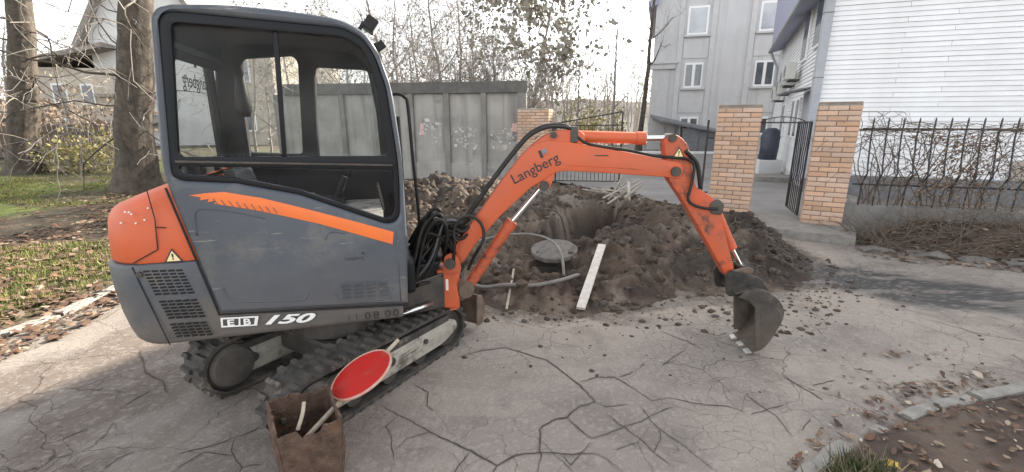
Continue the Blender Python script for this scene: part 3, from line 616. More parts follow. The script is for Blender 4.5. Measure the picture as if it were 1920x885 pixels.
blades('grass', np.concatenate([samp(10500, [(-6.6, 4.0), (-4.35, 3.2), (-4.35, 5.6), (-5.4, 6.2), (-7.4, 5.6)], lambda x, y: .25 + .75 * sst(.42, .55, fbm(x, y, 1.0, 3, 45))),
   samp(26000, [(-17, 10.5), (-9, 8.6), (-7, 9.3), (-7, 11.5), (-17, 14.5)], lambda x, y: .1 + .9 * sst(.36, .5, fbm(x, y, .7, 3, 46)))]), .05, GP)
qq = np.array((1.66, 1.78)) + RNG.normal(0, .055, (520, 2)) * (1.25, .8)
tag(blades('grass_tuft', qq, .11, [(.05, .07, .03), (.065, .085, .035), (.14, .13, .07), (.24, .20, .13)], spread=1.1), 'small green grass tuft inside the kerbed bed at the road corner', 'grass tuft'); 
for o in col.objects:
    if o.name.startswith('grass_tuft'): del o['kind']

# ------------------------------------------------------------------ EXCAVATOR
MH = T(-1.904, 2.266, 0, 16.08)          # upper body frame: x forward, y away from the visible side
EX = thing('mini_excavator', 'blue-grey and orange mini excavator with enclosed glazed cab on rubber tracks', 'excavator', T(-1.207, 2.867, 0, 16.08))
def ring(x0, x1, y0, y1, z, rr, rf=.03, n=10):
    pts = []
    for cx, cy, a0, r in ((x0 + rr, y0 + rr, 180, rr), (x1 - rf, y0 + rf, 270, rf), (x1 - rf, y1 - rf, 0, rf), (x0 + rr, y1 - rr, 90, rr)):
        for k in range(n + 1):
            a = R(a0 + 90 * k / n); pts.append((cx + r * math.cos(a), cy + r * math.sin(a), z))
    return pts
XR = -.295
def taper(z, i, rr=.24): return ring(XR + i * 1.3, 1.292 - min(i, .02), .012 + i * .55, .948 - i * .55, z, rr - i * .5)
lb = MB().loft([taper(.470, .085), taper(.476, .06), taper(.50, .042), taper(.56, .026), taper(.66, .012), taper(.80, .002), taper(.94, 0), taper(.952, .006), taper(.957, .02)])
body = link('counterweight_body', smooth(lb.mesh(M['bluedirty'])), EX, MH); autosmooth(body.data, 50)
# orange engine hood
def hood(z, i, xf): return ring(XR + .022 + i, xf, .014 + min(i, .05) * .4, .946 - min(i, .05) * .4, z, max(.235 - i * .3, .06), .02)
hd = MB().loft([hood(.960, .012, .30), hood(.972, 0, .30), hood(1.10, .008, .28), hood(1.19, .022, .26), hood(1.235, .045, .25), hood(1.262, .08, .24), hood(1.30, .17, .23), hood(1.35, .30, .22), hood(1.375, .37, .22), hood(1.385, .42, .22)])
hood_o = link('engine_hood', smooth(hd.mesh(M['orange'])), EX, MH); autosmooth(hood_o.data, 60)
# hood seam, lower seam as thin dark gaskets
def arcx(x):      # y of the visible side outline at local x (rounded rear corner)
    rr = .24
    if x > XR + rr: return .012
    return .012 + rr - math.sqrt(max(rr * rr - (x - XR - rr) ** 2, 0))
def sidepath(pts, n=8, out=.0015):
    o = []
    for (x0, z0), (x1, z1) in zip(pts[:-1], pts[1:]):
        for k in range(n): t = k / n; x = x0 + (x1 - x0) * t; o.append((x, arcx(x) - out, z0 + (z1 - z0) * t))
    o.append((pts[-1][0], arcx(pts[-1][0]) - out, pts[-1][1])); return o
MB().tube(sidepath([(.035, 1.36), (.045, 1.20), (.03, 1.035), (-.10, .965)]), .0028, 5).build('hood_seam', M['black'], hood_o, MH)
MB().tube(sidepath([(-.102, .946), (-.004, .482)]), .0035, 5).build('panel_seam', M['black'], body, MH)
MB().tube(sidepath([(.04, 1.155), (.085, 1.15)]), .003, 5).build('latch', M['black'], hood_o, MH)
MB().tube([(-.075, arcx(-.075) - .012, .905), (-.075, arcx(-.075) + .02, .905)], .016, 12).build('tie_down_plug', M['steel'], body, MH)
for k, (x, z) in enumerate([(-.07, 1.30), (-.09, 1.27), (-.05, 1.24), (-.02, 1.28), (-.06, 1.20), (-.01, 1.21), (.0, 1.17), (-.03, 1.325)]):
    pass
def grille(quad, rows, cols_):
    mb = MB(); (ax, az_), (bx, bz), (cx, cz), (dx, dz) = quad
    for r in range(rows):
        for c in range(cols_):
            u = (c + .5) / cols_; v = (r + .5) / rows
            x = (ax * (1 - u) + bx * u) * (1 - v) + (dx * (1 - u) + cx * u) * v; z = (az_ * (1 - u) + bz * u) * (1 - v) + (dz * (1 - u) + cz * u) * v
            mb.box((x, arcx(x) - .0006, z), (abs(bx - ax) / cols_ * .74, .005, abs(dz - az_) / rows * .5))  # raised dark boxes stand in for the shade inside the vent slots
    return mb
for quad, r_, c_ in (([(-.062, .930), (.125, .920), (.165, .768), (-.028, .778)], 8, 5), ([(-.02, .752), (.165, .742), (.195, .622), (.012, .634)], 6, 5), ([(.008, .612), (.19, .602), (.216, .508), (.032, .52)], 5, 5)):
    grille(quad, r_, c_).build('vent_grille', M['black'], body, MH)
def warning(parent, Mx, s):
    tri = lambda k: [(-.5 * k, -.29 * k), (.5 * k, -.29 * k), (0, .58 * k)]
    o = padd('warning_sticker', [fillet(tri(s), s * .06)], .002, M['decal'], parent, Mx, bev=.0004)
    padd('sticker_face', [fillet(tri(s * .74), s * .04)], .002, M['yellow'], parent, Mx @ Matrix.Translation((0, -.0012, 0)), bev=.0004)
    padd('exclamation_mark', [[(-.035 * s, .0), (.035 * s, .0), (.055 * s, .25 * s), (-.055 * s, .25 * s)], disc(0, -.08 * s, .05 * s, 10)], .002, M['decal'], parent, Mx @ Matrix.Translation((0, -.0024, 0)), bev=.0003)
warning(hood_o, MH @ Matrix.Translation((.092, .0105, .985)), .088)
# cab shell
OUT = [(.266, .640), (.128, 1.367), (.121, 1.50), (.150, 1.80), (.183, 2.10), (.203, 2.19), (.262, 2.238), (.50, 2.252), (.78, 2.242), (1.05, 2.216), (1.18, 2.15), (1.242, 2.02), (1.288, 1.858), (1.318, 1.5), (1.322, 1.09), (1.302, .578)]
OUTF = fillet(OUT, [.02, .05, .05, .05, .04, .05, .06, .1, .1, .1, .08, .08, .1, .1, .1, .012])
WIN = fillet([(.222, 2.165), (.245, 2.198), (.30, 2.205), (1.05, 2.17), (1.145, 2.125), (1.205, 2.04), (1.252, 1.88), (1.296, 1.42), (1.283, 1.15), (1.255, 1.108), (1.20, 1.102), (.75, 1.298), (.45, 1.372), (.20, 1.395), (.158, 1.42), (.163, 1.5)], .03)
cab = padd('cab', [OUTF, WIN], .08, M['blue'], EX, MH, (0, .04, 0), .024)
U_ = fillet([(.272, 2.158), (1.05, 2.128), (1.135, 2.085), (1.180, 1.99), (1.208, 1.86), (1.240, 1.500), (.200, 1.515)], .035)
L_ = fillet([(.190, 1.468), (1.262, 1.420), (1.258, 1.18), (1.235, 1.142), (1.2, 1.132), (.75, 1.325), (.45, 1.400), (.215, 1.424)], .02)
WO = fillet([(p[0], p[1]) for p in [(.222, 2.165), (.245, 2.198), (.30, 2.205), (1.05, 2.17), (1.145, 2.125), (1.205, 2.04), (1.252, 1.88), (1.296, 1.42), (1.283, 1.15), (1.255, 1.108), (1.20, 1.102), (.75, 1.298), (.45, 1.372), (.20, 1.395), (.158, 1.42), (.163, 1.5)]], .03)
fr = padd('window_frame', [WO, U_, L_], .03, M['frameblack'], cab, MH, (0, .026, 0), .004)
padd('window_pane', [U_], .004, M['glass'], cab, MH, (0, .034, 0), .0005)
padd('window_pane', [L_], .004, M['glassdark'], cab, MH, (0, .030, 0), .0005)
padd('slider_post', [[(.712, 2.145), (.736, 2.143), (.706, 1.508), (.682, 1.509)]], .018, M['frameblack'], cab, MH, (0, .034, 0), .003)
padd('window_rail', [[(.185, 1.500), (1.262, 1.452), (1.262, 1.440), (.185, 1.487)]], .012, M['steel'], cab, MH, (0, .006, 0), .003)
# far side with two windows
FW1 = fillet([(.345, 2.10), (.66, 2.13), (.69, 2.09), (.655, 1.46), (.31, 1.48)], .03); FW2 = fillet([(.80, 2.06), (1.15, 2.05), (1.19, 1.75), (1.20, 1.41), (.765, 1.42)], .03)
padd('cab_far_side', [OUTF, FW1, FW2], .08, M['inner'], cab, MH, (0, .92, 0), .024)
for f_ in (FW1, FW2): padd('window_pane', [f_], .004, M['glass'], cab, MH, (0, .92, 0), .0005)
def band(poly, y0, y1, th):
    mb = MB(); n = len(poly); P = [Vector(p).to_2d() for p in poly]; r0, r1, r2, r3 = [], [], [], []
    for i in range(n):
        t = P[min(i + 1, n - 1)] - P[max(i - 1, 0)]; nn = Vector((t.y, -t.x)).normalized(); q = P[i] + nn * th
        r0.append((P[i].x, y0, P[i].y)); r1.append((P[i].x, y1, P[i].y)); r2.append((q.x, y1, q.y)); r3.append((q.x, y0, q.y))
    rings = [[a, b, c, d] for a, b, c, d in zip(r0, r1, r2, r3)]
    return mb.loft(rings)
roofline = [(p.x, p.y) for p in OUTF if p.y > 2.06 and True]
def shift(poly, dz): return [(x, z - dz) for x, z in poly]
rl = sorted([q for q in roofline], key=lambda q: q[0])
rl = [(x, z + .004) for x, z in rl]
autosmooth(band(rl, .045, .915, .04).build('roof', M['blue'], cab, MH).data, 50)
autosmooth(band([(x + (.02 if x < .4 else -.02 if x > 1.1 else 0), z - .055) for x, z in rl], .06, .90, .01).build('headliner', M['headliner'], cab, MH).data, 50)
MB().box((.155, .48, 1.40), (.05, .84, .13)).build('rear_sill', M['inner'], cab, MH)
MB().box((.195, .48, 2.10), (.04, .84, .09)).build('rear_header', M['inner'], cab, MH)
rg = MB(); rg.loft([[(.142, .085, 1.455), (.142, .875, 1.455), (.148, .875, 1.455), (.148, .085, 1.455)], [(.172, .085, 2.065), (.172, .875, 2.065), (.178, .875, 2.065), (.178, .085, 2.065)]])
rgo = rg.build('rear_window', M['glass'], cab, MH)
tilt = math.atan2(.03, .61)
MR = MH @ Matrix.Translation((.1578, .47, 1.885)) @ Matrix.Rotation(tilt, 4, 'Y') @ Matrix.Rotation(R(-90), 4, 'Z') @ Matrix.Translation((-.31, 0, 0)) @ UPR
text('window_lettering', 'Langberg', .115, M['decal'], rgo, MR, .0005)
padd('window_emblem', [rects(0, 0, .035, .075), rects(.042, .02, .066, .075)], .001, M['decal'], rgo, MR @ UPR.inverted() @ Matrix.Translation((.18, 0, .12)), bev=.0002)
# windscreen and lower front
ws = MB(); ws.loft([[(1.300, .085, 1.16), (1.300, .875, 1.16), (1.294, .875, 1.16), (1.294, .085, 1.16)], [(1.296, .085, 1.52), (1.296, .875, 1.52), (1.290, .875, 1.52), (1.290, .085, 1.52)], [(1.262, .085, 1.86), (1.262, .875, 1.86), (1.256, .875, 1.86), (1.256, .085, 1.86)], [(1.215, .085, 2.03), (1.215, .875, 2.03), (1.209, .875, 2.03), (1.209, .085, 2.03)]])
ws.build('windscreen', M['glass'], cab, MH)
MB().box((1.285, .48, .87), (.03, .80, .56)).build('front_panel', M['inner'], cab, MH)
MB().tube([(1.318, .07, 1.05), (1.312, .07, 1.72)], .012, 6).build('windscreen_seal', M['black'], cab, MH)
# grab rail, work lights
MB().tube(spl([(1.30, .93, 1.885), (1.36, .93, 1.89), (1.405, .93, 1.865), (1.424, .93, 1.80), (1.440, .93, 1.4), (1.462, .93, .95), (1.455, .93, .72), (1.42, .93, .665), (1.31, .93, .66)], 5), .0125, 8).build('grab_rail', M['black'], cab, MH, sm=True)
for (x, y, z, a, k_) in ((1.195, .52, 2.285, 35, 1), (1.245, .46, 2.15, 55, .7)):
    Ml = MH @ Matrix.Translation((x, y, z)) @ Matrix.Rotation(R(a), 4, 'Y') @ Matrix.Scale(k_, 4)
    o = MB().box((0, 0, 0), (.075, .13, .085)).build('work_light', M['black'], cab, Ml, bev=.01)
    MB().box((.04, 0, 0), (.006, .11, .068)).build('lens', M['white'], o, Ml)
    MB().box((-.04, 0, -.05), (.02, .03, .08)).build('bracket', M['black'], o, Ml)
# door panel trim: stripe, pressed lines, louvres, prints
SG = [(.222, 1.318), (.30, 1.326), (.384, 1.329), (.56, 1.288), (.739, 1.229), (1.0, 1.138), (1.243, 1.050), (1.232, .974), (1.05, 1.045), (.840, 1.125), (.66, 1.182), (.524, 1.222), (.42, 1.247), (.33, 1.268), (.34, 1.285), (.30, 1.278), (.31, 1.295), (.265, 1.290), (.275, 1.305)]
padd('orange_stripe', [SG], .003, M['stripe'], cab, MH, (0, -.0006, 0), .0006)
sc_ = MB()
for k in range(9):
    x = .33 + k * .035; z0 = 1.262 - k * .008; sc_.tube([(x, -.0028, z0 + .035), (x + .018, -.0028, z0)], .0022, 4)
sc_.build('stripe_scrapes', M['blue'], cab, MH)
def press(name, pts, r=.0045): MB().tube([(x, -.0005, z) for x, z in pts], r, 6).build(name, M['blue'], cab, MH, sm=True)
press('pressed_line', [(p.x, p.y) for p in spl([(.30, .80), (.315, .735), (.345, .705), (.40, .698), (.68, .678), (.72, .690), (.735, .715)], 5)])
press('pressed_line', [(p.x, p.y) for p in spl([(.225, 1.10), (.228, 1.20), (.24, 1.232), (.28, 1.243), (.42, 1.218), (.56, 1.175)], 5)])
press('pressed_line', [(p.x, p.y) for p in spl([(.89, .70), (.895, .655), (.93, .640), (1.17, .625), (1.20, .64), (1.205, .68)], 5)])
press('pressed_line', [(p.x, p.y) for p in spl([(.86, 1.03), (.875, 1.065), (.91, 1.075), (.97, 1.062)], 5)])
press('door_edge', [(1.258, .60), (1.262, 1.05)], .003)
lv = MB()
for c in range(4):
    for r in range(5):
        x = .945 + c * .072; z = .757 - r * .0235 - c * .003
        lv.loft([[(x - .024, -.0002, z + .006), (x - .024, -.017, z - .002), (x - .024, -.0002, z - .006)], [(x + .024, -.0002, z + .006), (x + .024, -.017, z - .002), (x + .024, -.0002, z - .006)]])
lv.build('louvre_vent', M['blue'], cab, MH)
text('small_lettering', 'Langberg', .030, M['decal'], cab, MH @ Matrix.Translation((.955, -.0005, .897)) @ UPR, .0004, sx=.98)
padd('small_emblem', [[(1.05, .93), (1.072, .922), (1.06, .945)]], .001, M['decal'], cab, MH, (0, -.0004, 0), .0002)
# model print on the skirt (white block with dark letters, then slanted white figures, worn)
padd('model_plate', [[(.262, .612), (.455, .600), (.44, .542), (.258, .553)], [(.272, .602), (.352, .597), (.346, .556), (.268, .561)], [(.360, .597), (.436, .592), (.425, .550), (.356, .555)]], .002, M['white'], body, MH, (0, .0108, 0), .0003)
def skew(px, pz, s): return MH @ Matrix.Translation((px, .0098, pz)) @ Matrix.Rotation(R(3.6), 4, 'Y') @ UPR
text('model_lettering', 'E', .052, M['white'], body, skew(.288, .561, 1), .0004, bold=.0015, sx=1.5)
text('model_lettering', 'B', .052, M['white'], body, skew(.370, .556, 1), .0004, bold=.0015, sx=1.35)
text('model_lettering', '150', .076, M['white'], body, skew(.455, .546, 1), .0004, shear=.40, bold=.0026, sx=2.35)
for k, ch in enumerate('0800'): text('number_lettering', ch, .066, M['decal'], body, MH @ Matrix.Translation((1.035 + .05 * k + (.02 if k > 1 else 0), .0095, .503)) @ UPR, .0004, sx=1.15, bold=.0004)
for k in range(2): text('number_lettering', '1', .055, M['decalfaint'], body, MH @ Matrix.Translation((.93 + .045 * k, .0098, .507)) @ UPR, .0004)
MB().tube([(.121, .006, 1.36), (.262, .006, .634), (.80, .006, .602), (1.302, .006, .572)], .006, 6).build('door_gap_shade', M['black'], cab, MH)  # black tube put in for the shade of the gap round the door
for k in range(11):
    x = -.12 + .20 * RNG.random(); z = 1.17 + .15 * RNG.random()
    if z > 1.27: continue
    MB().tube([(x, arcx(x) + .012, z), (x, arcx(x) + .0015, z)], .0042, 6).build('white_speck', M['white'], hood_o, MH)  # small white dots scattered on the side of the hood
# interior
seat = MB().box((.62, .46, 1.02), (.46, .46, .12)).build('seat', M['seat'], cab, MH, bev=.04)
MB().loft([[(.40, .25, 1.05), (.40, .67, 1.05), (.48, .67, 1.05), (.48, .25, 1.05)], [(.30, .27, 1.42), (.30, .65, 1.42), (.37, .65, 1.42), (.37, .27, 1.42)]]).build('backrest', M['seat'], seat, MH, bev=.03)
for y in (.17, .76):
    MB().box((.72, y, 1.06), (.42, .14, .20)).build('console', M['inner'], cab, MH, bev=.02)
    MB().tube([(.88, y, 1.16), (.91, y, 1.24), (.95, y, 1.30)], .011, 6).build('lever', M['black'], cab, MH)
    MB().tube([(.95, y, 1.29), (.985, y, 1.37)], [.022, .017], 8).build('joystick', M['black'], cab, MH)
for y in (.40, .52):
    MB().tube([(1.20, y, .8), (1.195, y, 1.10), (1.165, y, 1.28)], .009, 6).build('travel_lever', M['steel'], cab, MH); 
MB().tube([(.60, .16, 1.20), (.66, .16, 1.27), (.80, .16, 1.275), (.84, .16, 1.20)], .010, 6).build('armrest_bar', M['steel'], cab, MH)
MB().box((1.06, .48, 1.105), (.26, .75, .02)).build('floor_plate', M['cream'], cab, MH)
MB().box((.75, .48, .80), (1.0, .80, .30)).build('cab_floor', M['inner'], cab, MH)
jk = MB().loft([[(.335 + .07 * math.cos(a) * s, .82 + .07 * math.sin(a) * s, z) for a in np.linspace(0, 6.28, 10)[:-1]] for s, z in ((.25, 2.06), (.45, 1.98), (.6, 1.88), (.75, 1.78), (.5, 1.72))])
jk.build('hanging_jacket', M['black'], cab, MH, sm=True)
MB().box((.285, .875, 1.70), (.075, .05, .70)).build('pillar_trim', M['inner'], cab, MH)
MB().tube([(.16, .82, 1.45), (.16, .82, 2.1)], .03, 8).build('corner_post', M['inner'], cab, MH)
# chassis between house and tracks, swing tongue and ram
MB().tube([(.84, .39, .36), (.84, .39, .47)], .30, 28).build('slew_ring', M['steel'], EX, MH)
MB().loft([[(1.15, .25, .40), (1.15, .70, .40), (1.15, .70, .56), (1.15, .25, .56)], [(1.32, .28, .38), (1.32, .66, .38), (1.32, .66, .60), (1.32, .28, .60)], [(1.60, .38, .36), (1.60, .55, .36), (1.60, .55, .64), (1.60, .38, .64)]]).build('swing_tongue', M['steel'], EX, MH, bev=.01)
MB().box((1.33, .46, .68), (.08, .50, .24)).build('valve_cover', M['black'], EX, MH, bev=.03)
MB().tube([(1.25, .20, .425), (1.48, .30, .437)], .018, 12).build('swing_ram_rod', M['chrome'], EX, MH, sm=True)
# ---- undercarriage
yaw_t = 58.9; MT = T(-1.207, 2.867, 0, yaw_t)      # x forward along the tracks, y to their left
def track_profile(L=1.50, rr=.185, rf=.165, n=14):
    """closed loop (x,z), drive wheel at the rear, idler in front"""
    xr, xf = -L / 2 + rr, L / 2 - rf; zc_r, zc_f = rr + .012, rf + .012; P = []
    for k in range(n + 1): a = R(-90 + 180 * k / n); P.append((xf + rf * math.cos(a), zc_f + rf * math.sin(a)))
    for k in range(n + 1): a = R(90 + 180 * k / n); P.append((xr + rr * math.cos(a), zc_r + rr * math.sin(a)))
    return P
def resample(P, N):
    P = [Vector(p) for p in P] + [Vector(P[0])]; L = [0]
    for a, b in zip(P[:-1], P[1:]): L.append(L[-1] + (b - a).length)
    out = []
    for k in range(N):
        s = L[-1] * k / N; i = max(j for j in range(len(L) - 1) if L[j] <= s + 1e-9)
        t = (s - L[i]) / max(L[i + 1] - L[i], 1e-9); p = P[i].lerp(P[i + 1], t); d = (P[i + 1] - P[i]).normalized() if (P[i + 1] - P[i]).length > 1e-9 else Vector((1, 0)); out.append((p, d))
    return out
def make_track(yc):
    tw = .23; P = track_profile(); Q = resample(P, 72)
    mb = MB(); rings = []
    for p, d in Q:
        nrm = Vector((d.y, -d.x))      # outward for counter-clockwise loop
        a = p; b = p - nrm * .022
        rings.append([(a.x, yc - tw / 2, a.y), (a.x, yc + tw / 2, a.y), (b.x, yc + tw / 2, b.y), (b.x, yc - tw / 2, b.y)])
    rings.append(rings[0]); mb.loft(rings, caps=False)
    for k, (p, d) in enumerate(resample(P, 44)):
        nrm = Vector((d.y, -d.x))
        for side in (-1, 1):
            if (k % 2 == 0) != (side > 0): y0, y1 = (yc + .005, yc + tw / 2 + .004) if side > 0 else (yc - tw / 2 - .004, yc - .005)
            else: y0, y1 = (yc + .055, yc + tw / 2 + .004) if side > 0 else (yc - tw / 2 - .004, yc - .055)
            q = p + d * (.012 * side)
            c = [q - d * .019 - nrm * .004, q + d * .019 - nrm * .004, q + d * .012 + nrm * .020, q - d * .012 + nrm * .020]
            if nrm.y < -.9: c = [q - d * .019 - nrm * .004, q + d * .019 - nrm * .004, q + d * .014 + nrm * .010, q - d * .014 + nrm * .010]
            mb.loft([[(v.x, y0, v.y) for v in c], [(v.x, y1, v.y) for v in c]])
    o = mb.build('track', M['rubber'], EX, MT)
    xr, xf = -.565, .585
    MB().tube([(xr, yc - .09, .197), (xr, yc + .09, .197)], .155, 28).build('drive_sprocket', M['steel'], o, MT)
    MB().tube([(xf, yc - .08, .177), (xf, yc + .08, .177)], .135, 28).build('idler_wheel', M['steel'], o, MT)
    for x in (-.30, -.02, .27): MB().tube([(x, yc - .085, .10), (x, yc + .085, .10)], .062, 18).build('track_roller', M['steel'], o, MT)
    for s in (-1, 1):
        pl_ = fillet([(-.62, .11), (.50, .095), (.66, .15), (.66, .215), (.55, .275), (-.55, .30), (-.66, .20)], .06)
        padd('track_frame', [pl_], .02, M['cream'], o, MT, (0, yc + s * .098, 0), .006)
        for x, r in ((-.02, .028), (.30, .018), (-.44, .03)): MB().tube([(x, yc + s * .105, .20), (x, yc + s * .123, .20)], r, 12).build('bolt', M['steel'], o, MT)
        padd('frame_skirt', [[(-.60, .275), (.56, .255), (.56, .300), (-.60, .32)]], .03, M['rubber'], o, MT, (0, yc + s * .100, 0), .005)
        MB().tube([(xr, yc + s * .10, .197), (xr, yc + s * .126, .197)], [.14, .12], 24).build('sprocket_hub', M['mudsteel'], o, MT)
for yc in (-.41, .41): make_track(yc)
MB().box((0, 0, .26), (.50, .62, .16)).build('car_body', M['steel'], EX, MT, bev=.03)
# dozer blade in front
bl = MB(); prof = [(0, .05), (.035, .16), (.03, .24), (0, .31)]
bl.loft([[(.98 + x, y, z) for x, z in prof] + [(.965 + x, y, z) for x, z in prof[::-1]] for y in (-.50, .50)])
blade = bl.build('dozer_blade', M['brownsteel'], EX, MT)
for y in (-.28, .28): MB().tube([(.45, y, .22), (.96, y, .17)], .035, 8).build('blade_arm', M['brownsteel'], blade, MT)
padd('blade_end_plate', [fillet([(.93, .05), (1.02, .05), (1.05, .20), (1.0, .31), (.94, .31)], .02)], .014, M['brownsteel'], blade, MT, (0, -.507, 0), .003)

# ---- boom, arm, bucket: plane parallel to world x at y = 3.16
MBm = T(-.47, 3.16, 0, 0); inv = Vector((.47, 0, 0))
def bx(pts): return [(x + .47, z) for x, z in pts]
king = padd('king_post', [bx(fillet([(-.545, .655), (-.395, .655), (-.385, .60), (-.405, .55), (-.385, .425), (-.40, .36), (-.53, .36), (-.545, .42), (-.515, .50), (-.515, .56), (-.55, .59)], .015))], .20, M['orange'], EX, MBm, (0, 0, 0), .012)
MB().tube([(.0, -.002, .33), (.0, -.002, .40)], .075, 16).build('king_pin_boss', M['orangeworn'], king, MBm)
MB().tube([(.03, -.135, .71), (.03, .135, .71)], .04, 16).build('pivot_pin', M['steel'], king, MBm)
padd('pivot_ear', [bx(fillet([(-.50, .63), (-.38, .63), (-.37, .74), (-.42, .79), (-.48, .77)], .04))], .03, M['orangeworn'], king, MBm, (0, -.105, 0), .006)
padd('pivot_ear', [bx(fillet([(-.50, .63), (-.38, .63), (-.37, .74), (-.42, .79), (-.48, .77)], .04))], .03, M['orangeworn'], king, MBm, (0, .105, 0), .006)
MB().box((.00, -.104, .545), (.018, .006, .085)).build('king_post_plate', M['white'], king, MBm)
MB().tube([(.135, -.09, .49), (.135, .09, .49)], .055, 14).build('ram_pivot', M['brownsteel'], king, MBm)
padd('ram_lug', [bx(fillet([(-.45, .40), (-.36, .40), (-.28, .46), (-.28, .54), (-.35, .55), (-.43, .52)], .03))], .12, M['brownsteel'], king, MBm, (0, 0, 0), .01)
BO = [(-.435, .66), (-.475, .72), (-.435, .79), (-.302, .969), (-.074, 1.292), (.085, 1.492), (.16, 1.545), (.25, 1.568), (.382, 1.556), (.746, 1.494), (1.077, 1.430), (1.155, 1.418), (1.185, 1.36), (1.150, 1.305), (1.071, 1.318), (.670, 1.345), (.36, 1.362), (.28, 1.345), (.221, 1.298), (.133, 1.248), (-.075, 1.054), (-.267, .832), (-.355, .700)]
boom = padd('boom', [bx(fillet(BO, .035))], .14, M['orange'], EX, MBm, (0, 0, 0), .007)
for s in (-1, 1):
    padd('boom_gusset', [bx(fillet([(.075, 1.475), (.13, 1.53), (.225, 1.600), (.32, 1.636), (.45, 1.636), (.50, 1.60), (.49, 1.535), (.382, 1.545), (.2, 1.53)], .03))], .018, M['orange'], boom, MBm, (0, s * .048, 0), .004)
    padd('rod_bracket', [bx(fillet([(.18, 1.32), (.30, 1.36), (.27, 1.25), (.225, 1.215), (.175, 1.24)], .02))], .016, M['orange'], boom, MBm, (0, s * .055, 0), .004)
MB().tube([(.47 + .222, -.075, 1.258), (.47 + .222, .075, 1.258)], .036, 16).build('ram_pin', M['steel'], boom, MBm)
MB().tube([(.47 + .28, -.078, 1.602), (.47 + .28, .078, 1.602)], .022, 12).build('gusset_pin', M['steel'], boom, MBm)
MB().box((.47 + .42, 0, 1.605), (.05, .135, .11)).build('hose_clamp', M['steel'], boom, MBm, bev=.008)
# lettering along the boom
MLT = MBm @ Matrix.Translation((.47 + .012, -.0712, 1.268)) @ Matrix.Rotation(R(-27), 4, 'Y')
text('boom_lettering', 'Langberg', .098, M['decal'], boom, MLT @ UPR, .0006, bold=.0006)
ME = MBm @ Matrix.Translation((.47 + .197, -.0712, 1.447)) @ Matrix.Rotation(R(-24), 4, 'Y')
padd('boom_emblem', [rects(0, 0, .02, .052), rects(.0, .0, .055, .014)], .0012, M['decal'], boom, ME, bev=.0002)
padd('boom_emblem', [[(.024, .018), (.055, .018), (.055, .052), (.024, .052)]], .0012, M['grey_emblem'], boom, ME, bev=.0002)
padd('faded_print', [rects(.47 + .56, 1.462, .47 + .655, 1.470)], .001, M['rust'], boom, MBm @ Matrix.Translation((0, -.0712, 0)), bev=.0002)
press_ = MB().tube([(.47 + .38, -.0695, 1.40), (.47 + .70, -.0695, 1.385), (.47 + .9, -.0695, 1.368)], .003, 5).build('weld_seam', M['orangeworn'], boom, MBm)
# lift ram
def cyl(name, p0, p1, p2, rb, rr, mb_, parent, y=0):
    a, b, c = [Vector((x + .47, y, z)) for x, z in (p0, p1, p2)]
    o = MB().tube([a, b], rb, 18).build(name, mb_, parent, MBm); autosmooth(o.data)
    MB().tube([b - (b - a).normalized() * .05, b + (c - b).normalized() * .012], rb * 1.12, 18).build('gland', mb_, o, MBm)
    q = MB().tube([b, c], rr, 14).build('piston_rod', M['chrome'], o, MBm); autosmooth(q.data)
    MB().tube([c - Vector((0, .05, 0)), c + Vector((0, .05, 0))], rr * 1.7, 12).build('rod_eye', M['steel'], o, MBm); return o
cyl('lift_ram', (-.333, .486), (-.004, .985), (.222, 1.258), .040, .0175, M['orangeworn'], EX)
ar = cyl('arm_ram', (.42, 1.592), (.905, 1.578), (1.075, 1.580), .040, .017, M['orange'], EX)
# arm
AR = [(1.035, 1.545), (1.055, 1.600), (1.090, 1.612), (1.145, 1.588), (1.198, 1.535), (1.222, 1.455), (1.243, 1.364), (1.280, 1.245), (1.325, 1.225), (1.420, 1.165), (1.445, 1.12), (1.620, .650), (1.612, .592), (1.579, .578), (1.346, .936), (1.212, 1.135), (1.085, 1.305), (1.062, 1.42)]
arm = padd('arm', [bx(fillet(AR, .022))], .11, M['orangeworn'], EX, MBm, (0, 0, 0), .006)
for s in (-1, 1):
    MB().tube([(.47 + 1.123, s * .055, 1.358), (.47 + 1.123, s * .088, 1.358)], .034, 14).build('pivot_pin', M['steel'], arm, MBm)
    MB().tube([(.47 + 1.083, s * .045, 1.583), (.47 + 1.083, s * .075, 1.583)], .028, 12).build('ram_pin', M['steel'], arm, MBm)
warning(arm, MBm @ Matrix.Translation((.47 + 1.138, -.0562, 1.475)), .085)
padd('ram_lug', [bx(fillet([(1.40, 1.06), (1.385, 1.13), (1.44, 1.17), (1.49, 1.13), (1.48, 1.05)], .02))], .13, M['steel'], arm, MBm, (0, 0, 0), .006)
bc = cyl('bucket_ram', (1.455, 1.09), (1.605, .80), (1.70, .645), .034, .015, M['orangeworn'], EX)
# links between arm, ram and bucket
for s in (-1, 1):
    padd('bucket_link', [bx(fillet([(1.555, .625), (1.60, .645), (1.715, .675), (1.75, .65), (1.735, .612), (1.60, .585)], .02))], .018, M['brownsteel'], arm, MBm, (0, s * .075, 0), .004)
    padd('bucket_link', [bx(fillet([(1.70, .665), (1.755, .655), (1.775, .52), (1.735, .50)], .02))], .018, M['steel'], arm, MBm, (0, s * .055, 0), .004)
